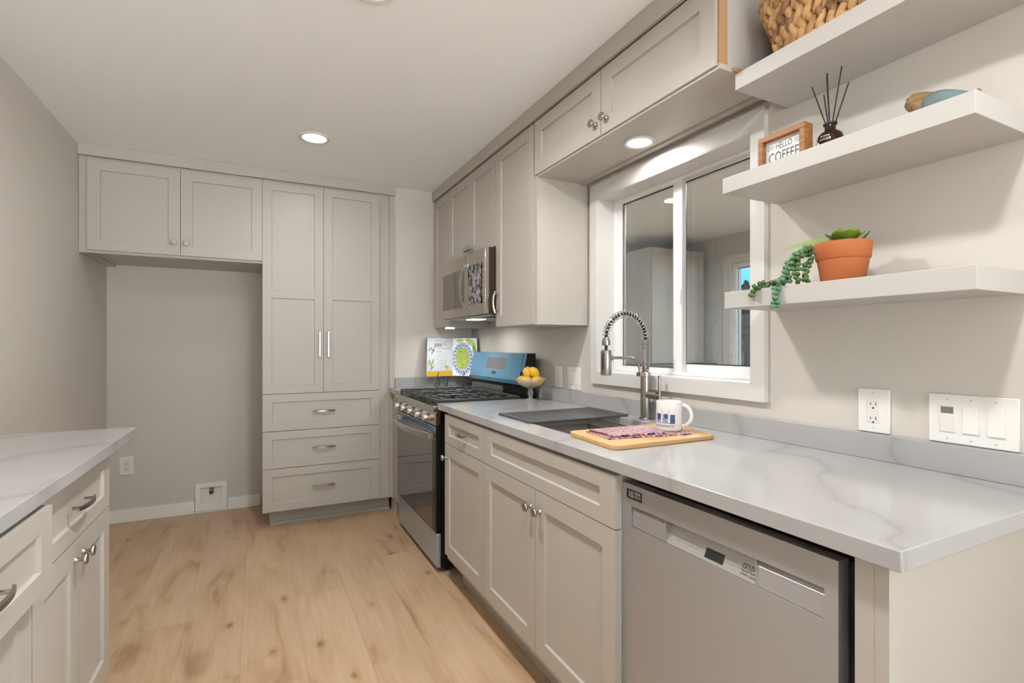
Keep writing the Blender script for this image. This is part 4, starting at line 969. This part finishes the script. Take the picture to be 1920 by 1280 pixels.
def wavy(pts, z0, th, amp, nu=26, nv=12, seed=0):
    A, B, C_, D = [Vector((*p, 0)) for p in pts]; mb = MB(); rnd = random.Random(seed); ph = [rnd.uniform(0, 6) for _ in range(4)]
    def h(u, v): return amp*(0.5+0.5*math.sin(7*u+ph[0]+2*v)*math.sin(4*v+ph[1])) * (0.4+0.6*math.sin(PI*min(1, max(0, u))))
    top = []; bot = []
    for i in range(nu+1):
        for j in range(nv+1):
            u, v = i/nu, j/nv; p = A.lerp(B, u).lerp(D.lerp(C_, u), v); jx = .003*math.sin(11*v+ph[2])*(1 if i in (0, nu) else 0)
            top.append((p.x+jx, p.y, z0+th+h(u, v))); bot.append((p.x+jx, p.y, z0))
    W_ = nv+1; n0 = len(top); fs = []
    for i in range(nu):
        for j in range(nv): a = i*W_+j; fs += [(a, a+W_, a+W_+1, a+1), (n0+a, n0+a+1, n0+a+W_+1, n0+a+W_)]
    edge = [i*W_ for i in range(nu+1)] + [nu*W_+j for j in range(1, nv+1)] + [i*W_+nv for i in range(nu-1, -1, -1)] + [j for j in range(nv-1, 0, -1)]
    for a, b in zip(edge, edge[1:]+edge[:1]): fs.append((a, b, n0+b, n0+a))
    mb.mesh(top+bot, fs); return mb
TP = [(1.000, 1.430), (0.985, 1.285), (1.288, 1.235), (1.345, 1.395)]
wavy(TP, BT+.0003, .0035, .002, seed=1).build('lower_fold', M['towel'], tw, angle=80)
wavy([(1.004, 1.424), (0.998, 1.292), (1.200, 1.262), (1.235, 1.404)], BT+.0062, .0035, .0042, seed=2).build('upper_fold', M['towel'], tw, angle=80)
mgx, mgy, mgz = 1.262, 1.318, BT+.0062
mg = thing('coffee_mug', 'white ceramic souvenir mug with blue bridge picture standing on the towel', 'mug', (mgx, mgy, mgz))
T = Matrix.Translation((mgx, mgy, mgz)); RM = 0.0425; HM = 0.098
MB().lathe([(0, 0), (RM-.004, 0), (RM-.001, .002), (RM, .006), (RM, HM-.002), (RM-.0015, HM), (RM-.003, HM-.001), (RM-.0038, HM-.006), (RM-.0038, .008), (RM-.010, .004), (0, .004)], T, 48).build('cup', M['ceramic'], mg)
# view direction from the mug to the camera
az = math.atan2(-mgy, -mgx); ha = az + math.radians(78)
hp = []
for i in range(13):
    a = -PI/2*0.92+PI*0.92*i/12; hp.append((mgx+math.cos(ha)*(RM-.002+.034*math.cos(a)), mgy+math.sin(ha)*(RM-.002+.034*math.cos(a)), mgz+.052+.036*math.sin(a)))
MB().tube(hp, [.0058]*13, 10).build('handle', M['ceramic'], mg)
def PM(u, v, w): a = az+math.radians(-16)+u/RM; return (mgx+(RM+w)*math.cos(a), mgy+(RM+w)*math.sin(a), mgz+v)
pr = MB()
pr_ = lambda u0, u1, v0, v1, mi: [pr.mesh([PM(u0+(u1-u0)*i/6, v0, .0004), PM(u0+(u1-u0)*(i+1)/6, v0, .0004), PM(u0+(u1-u0)*(i+1)/6, v1, .0004), PM(u0+(u1-u0)*i/6, v1, .0004)], [(0, 1, 2, 3)], mi) for i in range(6)]
pr_(-.034, .032, .026, .036, 1); pr_(-.034, -.006, .036, .058, 0); pr_(-.004, .012, .042, .058, 0); pr_(.016, .032, .026, .056, 0); pr_(-.034, .012, .0361, .0418, 1)
for u in (-.012, .012):
    pr_(u-.0035, u+.0035, .030, .066, 2); pr_(u-.0035, u-.0015, .066, .070, 1); pr_(u+.0015, u+.0035, .066, .070, 1)
    for v in (.040, .050, .060): pr_(u-.0022, u+.0022, v, v+.002, 1)
pr.text('SACRAMENTO', .0098, lambda u, v, w: PM(u, v, w), -.004, .0145, .0005, 3, xs=.97)
pr.build('print', [M['print_blue'], M['print_pale'], M['ceramic'], M['print_dark']], mg)

# fruit bowl and lemons
fbx, fby = 1.352, 2.468
fb = thing('fruit_bowl', 'footed cut glass bowl holding lemons at the far end of the counter', 'bowl', (fbx, fby, CT))
T = Matrix.Translation((fbx, fby, CT))
wob = lambda k, h: 1+0.022*(((k+int(h*260)) % 3)-1) if h > .075 else 1
MB().lathe([(0, .0005), (0.047, .0005), (0.048, .003), (0.030, .008), (0.013, .016), (0.010, .024), (0.0145, .038), (0.016, .048), (0.011, .062), (0.012, .068), (0.014, .071), (0.036, .078), (0.058, .090), (0.075, .106), (0.083, .122), (0.085, .130), (0.081, .130), (0.079, .122), (0.070, .107), (0.054, .093), (0.032, .082), (0, .078)], T, 48, wob=wob).build('bowl', M['crystal'], fb, angle=12)
def lemon_mesh():
    mb = MB(); pf = []
    for i in range(15):
        f_ = i/14; x = -0.037+0.074*f_; r = 0.0265*max(0, 1-(x/0.0345)**2)**.55 if abs(x) < .0345 else 0
        pf.append((max(r, .0045 if 0 < i < 14 else 0), x))
    mb.lathe(pf, Matrix.Rotation(PI/2, 4, 'Y'), 24); return mb
lem = [((-.030, -.012, .113), (0, .25, 1.9), 'lemon low in the glass bowl, in the middle of the front'), ((-.028, .040, .112), (0, .3, .5), 'lemon low in the glass bowl, at the left end of the row'),
       ((.016, -.044, .114), (0, .2, 2.5), 'lemon low in the glass bowl, at the right end of the row'), ((-.006, .020, .156), (0, -1.25, 1.2), 'upper left lemon on top of the heap with its tip pointing up'),
       ((.013, -.022, .158), (0, -1.0, 2.6), 'upper right lemon on top of the heap in the glass bowl')]
proto = None
for (off, rot, lab) in lem:
    if proto is None:
        proto = lemon_mesh().build('lemon', M['lemon'], angle=80); o = proto
    else:
        o = proto.copy(); COL.objects.link(o)
    o.location = (fbx+off[0], fby+off[1], CT+off[2]); o.rotation_euler = rot
    tag(o, lab, 'lemon', 'lemons in the glass bowl')

# cookbook on a wire stand
S_ = Vector((1.318, 3.625, 0)); Lv = Vector((1.108, 3.592, 0)); Rv = Vector((1.462, 3.488, 0)); zb0, HB = 0.993, 0.285
bkt = thing('cookbook', 'open cookbook with a green dish photo propped in the far corner', 'book', (1.30, 3.6, zb0))
lean = Vector((0.10, 0.26, 0))*0.26
def page(Aend, sign):
    d = (Aend-S_); ln = d.length; d.normalize()
    def P_(u, v, w):
        nrm = Vector((-d.y, d.x, 0)); nrm = nrm if nrm.dot(Vector((-.4, -1, 0))) > 0 else -nrm
        q = S_ + d*u + nrm*w + lean*(v/HB) + Vector((0, 0, zb0+v)); return (q.x, q.y, q.z)
    return P_, ln
PL_, ll = page(Lv, -1); PR_, lr = page(Rv, 1)
for (Pg, ln, nm) in ((PL_, ll, 'left_pages'), (PR_, lr, 'right_pages')):
    MB().pbox  # pages as slanted blocks
    def blk(P_, u0, u1, v0, v1, w0, w1):
        return MB().mesh([P_(u0, v0, w0), P_(u1, v0, w0), P_(u1, v1, w0), P_(u0, v1, w0), P_(u0, v0, w1), P_(u1, v0, w1), P_(u1, v1, w1), P_(u0, v1, w1)], [(0, 1, 2, 3), (4, 5, 6, 7), (0, 1, 5, 4), (1, 2, 6, 5), (2, 3, 7, 6), (3, 0, 4, 7)])
    blk(Pg, 0, ln, 0, HB, -.009, 0.0).build(nm, M['paper'], bkt)
    blk(Pg, 0, ln+.003, -.003, HB+.003, -.013, -.0092).build('cover', M['cover'], bkt)
lp = bkt.children[0]; rp = bkt.children[2]
def rect(mb, P_, u0, u1, v0, v1, mi, w=.0006): mb.mesh([P_(u0, v0, w), P_(u1, v0, w), P_(u1, v1, w), P_(u0, v1, w)], [(0, 1, 2, 3)], mi)
mb = MB(); U = ll
rect(mb, PL_, .002, U-.002, .002, .040, 0)
for i in range(6): rect(mb, PL_, U-.066-.0105*i, U-.061-.0105*i, .218, .244, 1)
rect(mb, PL_, U-.118, U-.058, .255, .272, 2)
for (a, b, v) in ((.05, .085, .252), (.05, .09, .238), (.05, .085, .226), (.02, .14, .206), (.09, .14, .180)): rect(mb, PL_, a, b, v, v+.0035, 3)
for i in range(7): rect(mb, PL_, .035+random.uniform(0, .02), .14+random.uniform(-.02, .01), .088+i*.0135, .0895+i*.0135, 3)
rect(mb, PL_, .004, U-.02, .196, .1975, 3)
def blob(mb, P_, cu, cv, ru, rv, rot, mi, w=.0008, n=12, jag=0):
    c_, s_ = math.cos(rot), math.sin(rot); pts = []
    for k in range(n):
        r_ = 1-jag*(k % 2); x, y = ru*r_*math.cos(2*PI*k/n), rv*r_*math.sin(2*PI*k/n); pts.append(P_(cu+x*c_-y*s_, cv+x*s_+y*c_, w))
    mb.mesh(pts, [tuple(range(n))], mi)
for (u, v, a) in ((U-.018, .105, .3), (U-.033, .085, -.2), (U-.048, .108, .2), (U-.042, .062, .7)): blob(mb, PL_, u, v, .005, .024, a, 4)
for i in range(16): blob(mb, PL_, U-.010-random.uniform(0, .05), .165+random.uniform(0, .05)-.0, .007, .004, random.uniform(0, 3), 5 if i % 2 else 3)
blob(mb, PL_, .10, .060, .030, .010, -.15, 2); blob(mb, PL_, .10, .060, .024, .006, -.15, 6, .001)
blob(mb, PL_, .045, .062, .022, .016, .3, 0, .001, 14, .5); blob(mb, PL_, .055, .070, .018, .012, .3, 4, .0009, 12, .6)
mb.build('page_print', [M['page_yellow'], M['print_dark'], M['page_ice'], M['print_grey'], M['page_green'], M['page_grey'], M['paper']], lp)
mb = MB(); U = lr
rect(mb, PR_, .004, U-.002, .003, HB-.003, 0)
for (u, v, ru, rv, a, mi) in ((U-.05, .25, .022, .05, 1.0, 1), (U-.02, .19, .015, .05, .2, 2), (U-.02, .05, .02, .05, -.4, 2), (.06, .265, .03, .014, 0, 1)): blob(mb, PR_, u, v, ru, rv, a, mi)
cu, cv = .083, .128
blob(mb, PR_, cu, cv, .086, .121, 0, 3, .0010, 40)
for k in range(22):
    a = 2*PI*k/22; blob(mb, PR_, cu+.071*math.cos(a), cv+.101*math.sin(a), .012, .0045, a+.5*(k % 2), 4, .0013, 8)
    blob(mb, PR_, cu+.084*math.cos(a+.14), cv+.119*math.sin(a+.14), .004, .004, a, 4, .0013, 6)
blob(mb, PR_, cu-.002, cv+.004, .058, .084, 0, 5, .0016, 36)
mb.build('dish_photo', [M['print_white'], M['page_lime'], M['page_green'], M['page_ice'], M['page_blue'], M['salad']], rp)

stn = thing('book_stand', 'black wire book stand with scroll feet under the cookbook', 'book stand', (1.30, 3.58, CT))
def scroll(c0, dirv, r0, turns, z, flipd=1):
    pts = []
    for i in range(26):
        f_ = i/25; a = PI/2 - flipd*f_*2*PI*turns; r_ = r0*(1-.72*f_); pts.append((c0[0]+dirv[0]*r_*math.cos(a)*1.0, c0[1]+dirv[1]*r_*math.cos(a), z+r_*math.sin(a)))
    return pts
wr_ = .0026
mid = (Lv*.5+S_*.5); dL = (S_-Lv).normalized(); nf = Vector((-.25, -1, 0)).normalized()
feet = [Vector((1.185, 3.560, 0)), Vector((1.372, 3.520, 0))]
for i, fpos in enumerate(feet):
    sg = -1 if i == 0 else 1; z0 = CT+.0035
    pts = [(fpos.x-nf.x*.0+.0, fpos.y, 1.028), (fpos.x, fpos.y+.004, 1.012), (fpos.x-nf.x*-.004, fpos.y+.014, .998), (fpos.x+dL.x*.004*sg, fpos.y+.014, .984)]
    cx_, cz_ = fpos.x+dL.x*sg*.010, CT+.0215
    pts += [(fpos.x-dL.x*sg*.012, fpos.y+.010, .955), (fpos.x-dL.x*sg*.012, fpos.y+.008, .935)]
    for k in range(24):
        f_ = k/23; a = PI - f_*2*PI*1.35; r_ = .0185*(1-.62*f_); pts.append((cx_-dL.x*sg*.004+sg*dL.x*r_*math.cos(a), fpos.y+.006, cz_-r_*math.sin(a)*-1*(-1)))
    MB().tube(pts, wr_, 6).build('front_foot', M['wire'], stn)
for i, (bp_, sg) in enumerate(((Vector((1.285, 3.655, 0)), -1), (Vector((1.450, 3.600, 0)), -1))):
    pts = [(bp_.x+.012, bp_.y, 1.10), (bp_.x+.010, bp_.y, 1.02), (bp_.x+.008, bp_.y, .965), (bp_.x+.004, bp_.y, .935)]
    for k in range(20):
        f_ = k/19; a = -f_*2*PI*1.2; r_ = .0150*(1-.6*f_); pts.append((bp_.x-.010+r_*math.cos(a), bp_.y, CT+.0185+r_*math.sin(a)))
    MB().tube(pts, wr_, 6).build('back_leg', M['wire'], stn)
a_, b_ = feet
MB().tube([(a_.x, a_.y+.014, .986), (a_.x+.05, a_.y+.010, .983), ((a_.x+b_.x)/2, (a_.y+b_.y)/2+.014, .974), (b_.x-.05, b_.y+.016, .983), (b_.x, b_.y+.014, .986)], wr_, 6).tube([(a_.x, a_.y+.014, .984), (1.285, 3.655, .986), (1.293, 3.655, 1.02)], wr_, 6).tube([(b_.x, b_.y+.014, .984), (1.450, 3.600, .986)], wr_, 6).build('ledge_wire', M['wire'], stn)

# ================================================================== PLATES ON THE WALLS
def plate(P, u0, u1, v0, v1, name, label, cat, loc):
    t = thing(name, label, cat, loc)
    MB().pbox(P, u0, u1, v0, v1, 0.0004, .0055).build('cover_plate', M['plastic'], t, bevel=0.002); return t
def screws(P, t, us, vs):
    for u in us:
        for v in vs:
            a = random.uniform(-.9, .9); mb = MB(); mb.lathe([(0, 0), (.0032, 0), (.0028, .0008), (0, .001)], axis_T(P, u, v, .0055), 12).build('screw', M['plastic2'], t)
            c_, s_ = .0026*math.cos(a), .0026*math.sin(a); n1, n2 = -.0004*math.sin(a), .0004*math.cos(a)
            MB().mesh([P(u-c_-n1, v-s_-n2, .0067), P(u+c_-n1, v+s_-n2, .0067), P(u+c_+n1, v+s_+n2, .0067), P(u-c_+n1, v-s_+n2, .0067)], [(0, 1, 2, 3)]).build('screw_slot', M['print_grey'], t)
def receptacle(P, t, u, v, name='receptacle'):
    r_ = MB().pbox(P, u-.0168, u+.0168, v-.0333, v+.0333, .004, .0068).build(name, M['plastic2'], t, bevel=0.0012)
    mb = MB()
    for dv in (.0185, -.0205):
        mb.pbox(P, u-.0075, u-.0055, v+dv-.004, v+dv+.0045, .0066, .0070).pbox(P, u+.0055, u+.0075, v+dv-.003, v+dv+.0035, .0066, .0070)
        mb.lathe([(0, 0), (.0027, 0), (.0027, .0004), (0, .0004)], axis_T(P, u, v+dv-.011, .0066), 12)
    mb.build('slots', M['dark'], r_)
PW = FX(XW)
t = plate(PW, 0.7605, 0.8405, 0.9855, 1.104, 'wall_outlet', 'white duplex outlet on the wall under the open shelves', 'outlet', (XW, .80, 1.045)); receptacle(PW, t, .8005, 1.0445); screws(PW, t, (.8005,), (1.0925, .9965))
t = plate(PW, 0.503, 0.673, 0.9855, 1.104, 'switch_plate', 'wide white three gang switch plate with small timer display near the right edge', 'switch', (XW, .588, 1.045)); screws(PW, t, (.634, .588, .542), (1.0925, .9965))
tm = MB().pbox(PW, .634-.0165, .634+.0165, 1.0445-.033, 1.0445+.033, .004, .0072).build('timer', M['plastic2'], t, bevel=.001)
MB().pbox(PW, .634-.0125, .634+.0125, 1.0575, 1.0735, .0070, .0076).build('display', M['lcd'], tm)
MB().pbox(PW, .634-.0155, .634+.0155, 1.013, 1.0525, .0070, .0082).build('timer_cover', M['plastic2'], tm, bevel=.0008)
for u in (.588, .542):
    fr_ = MB().pbox(PW, u-.0170, u+.0170, 1.0445-.0335, 1.0445+.0335, .004, .0062).build('switch_frame', M['plastic2'], t, bevel=.0008)
    MB().mesh([PW(u-.0148, 1.014, .0062), PW(u+.0148, 1.014, .0062), PW(u+.0148, 1.075, .0062), PW(u-.0148, 1.075, .0062), PW(u-.0148, 1.014, .0100), PW(u+.0148, 1.014, .0100), PW(u+.0148, 1.0445, .0072), PW(u-.0148, 1.0445, .0072), PW(u+.0148, 1.075, .0085), PW(u-.0148, 1.075, .0085)],
              [(0, 1, 2, 3), (4, 5, 6, 7), (7, 6, 8, 9), (0, 1, 5, 4), (3, 2, 8, 9), (0, 4, 7, 9, 3), (1, 5, 6, 8, 2)]).build('rocker', M['plastic'], fr_)
t = plate(PW, 2.387, 2.462, 0.9865, 1.104, 'dimmer_switch', 'single white switch plate beside the glass bowl of lemons', 'switch', (XW, 2.424, 1.045)); screws(PW, t, (2.424,), (1.093, .998))
fr_ = MB().pbox(PW, 2.424-.0168, 2.424+.0168, 1.0115, 1.0785, .004, .0066).build('switch_frame', M['plastic2'], t, bevel=.0008)
MB().pbox(PW, 2.424-.0105, 2.424+.0105, 1.022, 1.068, .0066, .0085).build('paddle', M['plastic'], fr_, bevel=.0008); MB().pbox(PW, 2.424-.004, 2.424+.004, 1.0425, 1.0455, .0085, .0092).build('indicator', M['print_grey'], fr_)
t = plate(PW, 2.208, 2.328, 0.9865, 1.106, 'switch_plate', 'white double switch plate between the lemons and the window', 'switch', (XW, 2.268, 1.045)); screws(PW, t, (2.295, 2.241), (1.094, .998))
for u in (2.295, 2.241):
    fr_ = MB().pbox(PW, u-.0168, u+.0168, 1.0125, 1.0795, .004, .0064).build('switch_frame', M['plastic2'], t, bevel=.0008)
    MB().pbox(PW, u-.0130, u+.0130, 1.017, 1.075, .0064, .0090).build('rocker', M['plastic'], fr_, bevel=.001)
PA = FB(YA)
t = plate(PA, -0.842, -0.761, .327, .455, 'wall_outlet', 'white duplex outlet low on the alcove wall near the left corner', 'outlet', (-.80, YA, .39)); receptacle(PA, t, -.8015, .391)
# refrigerator water box
t = thing('water_supply_box', 'white recessed water box with brass valve low on the alcove wall', 'water box', (-.295, YA, .11))
mb = MB(); mb.pbox(PA, -.397, -.194, .182, .213, .0005, .019).pbox(PA, -.397, -.194, .014, .070, .0005, .019).pbox(PA, -.397, -.361, .070, .182, .0005, .019).pbox(PA, -.228, -.194, .070, .182, .0005, .019); mb.build('frame', M['plastic'], t, bevel=.002)
MB().pbox(PA, -.3605, -.2285, .0705, .1815, .0005, .003).build('back', M['plastic2'], t)
v_ = MB().cyl((-.300, YA-.012, .150), (-.300, YA-.012, .1815), .006).cyl((-.286, YA-.012, .150), (-.286, YA-.012, .1815), .005).build('valve', M['brass'], t)
MB().box((-.308, YA-.018, .138), (-.280, YA-.004, .150)).cyl((-.296, YA-.012, .130), (-.296, YA-.012, .139), .006).build('valve_handle', mat('dark_blue_handle', srgb(22, 26, 58), .4), v_)

# ================================================================== LEFT RUN (turned a touch from the wall)
IR = (0, 0, -math.radians(0.68)); IO = (-0.400, 2.359, 0)
IL = lambda name, label, cat, grp=None: thing(name, label, cat, IO, grp, IR, local=True)
t = IL('countertop', 'white veined quartz countertop of the cabinet run along the left wall', 'countertop')
MB().box((-0.500, -2.85, CB), (0, 0, CT)).build('slab', M['marble'], t, bevel=0.002)
PI_ = FI(-0.053)
ye = -0.245
def island(y1, ys, y0, label, open_=0.0, knobs=True):
    c = IL('base_cabinet', label, 'cabinet', 'white base cabinets along the left wall')
    if open_: MB().box((-0.495, y0, 0.115), (-0.053, y1, 0.685)).box((-0.495, y0, 0.685), (-0.48, y1, CB-.001)).box((-0.48, y0, 0.685), (-.053, y0+.018, CB-.001)).box((-0.48, y1-.018, 0.685), (-.053, y1, CB-.001)).build('body', M['cab'], c)
    else: MB().box((-0.495, y0, 0.115), (-0.053, y1, CB-.001)).build('body', M['cab'], c)
    MB().box((-0.495, y0, 0), (-0.12, y1-(0.0 if open_ else 0.001), 0.115)).build('toe_kick', M['cab'], c)
    Pd = (lambda u, v, w: PI_(u, v, w+open_))
    d = door(c, Pd, y0+.002, y1-.003, 0.694, 0.868, 'drawer', rail=0.045, stile=.062)
    if open_:
        MB().box((-0.44, y0+.03, 0.72), (-0.053+open_, y0+.043, 0.855)).box((-0.44, y1-.043, 0.72), (-0.053+open_, y1-.03, 0.855)).box((-0.44, y0+.043, 0.72), (-0.053+open_, y1-.043, 0.728)).box((-0.44, y0+.043, .728), (-.428, y1-.043, .855)).build('drawer_box', M['rawwood'], d)
        MB().box((-0.40, y1-.029, 0.75), (-0.06+open_, y1-.019, 0.79)).build('slide_rail', M['dark'], d)
    pull(d, Pd, (y0+y1)/2 + (.0 if open_ else -.0), 0.785, 0.072, proj=.030)
    if ys is not None:
        d = door(c, PI_, ys+.0015, y1-.003, 0.150, 0.689, rail=.062); knob(d, PI_, ys+.033, .640)
        d = door(c, PI_, y0+.002, ys-.0015, 0.150, 0.689, rail=.062); knob(d, PI_, ys-.033, .640)
    else: door(c, PI_, y0+.002, y1-.003, 0.150, 0.689, rail=.062)
island(ye, -0.560, -0.875, 'white two door base cabinet at the far end of the left run, drawer shut')
island(-0.877, -1.20, -1.52, 'nearest white base cabinet of the left run with its drawer pulled slightly open', 0.036)
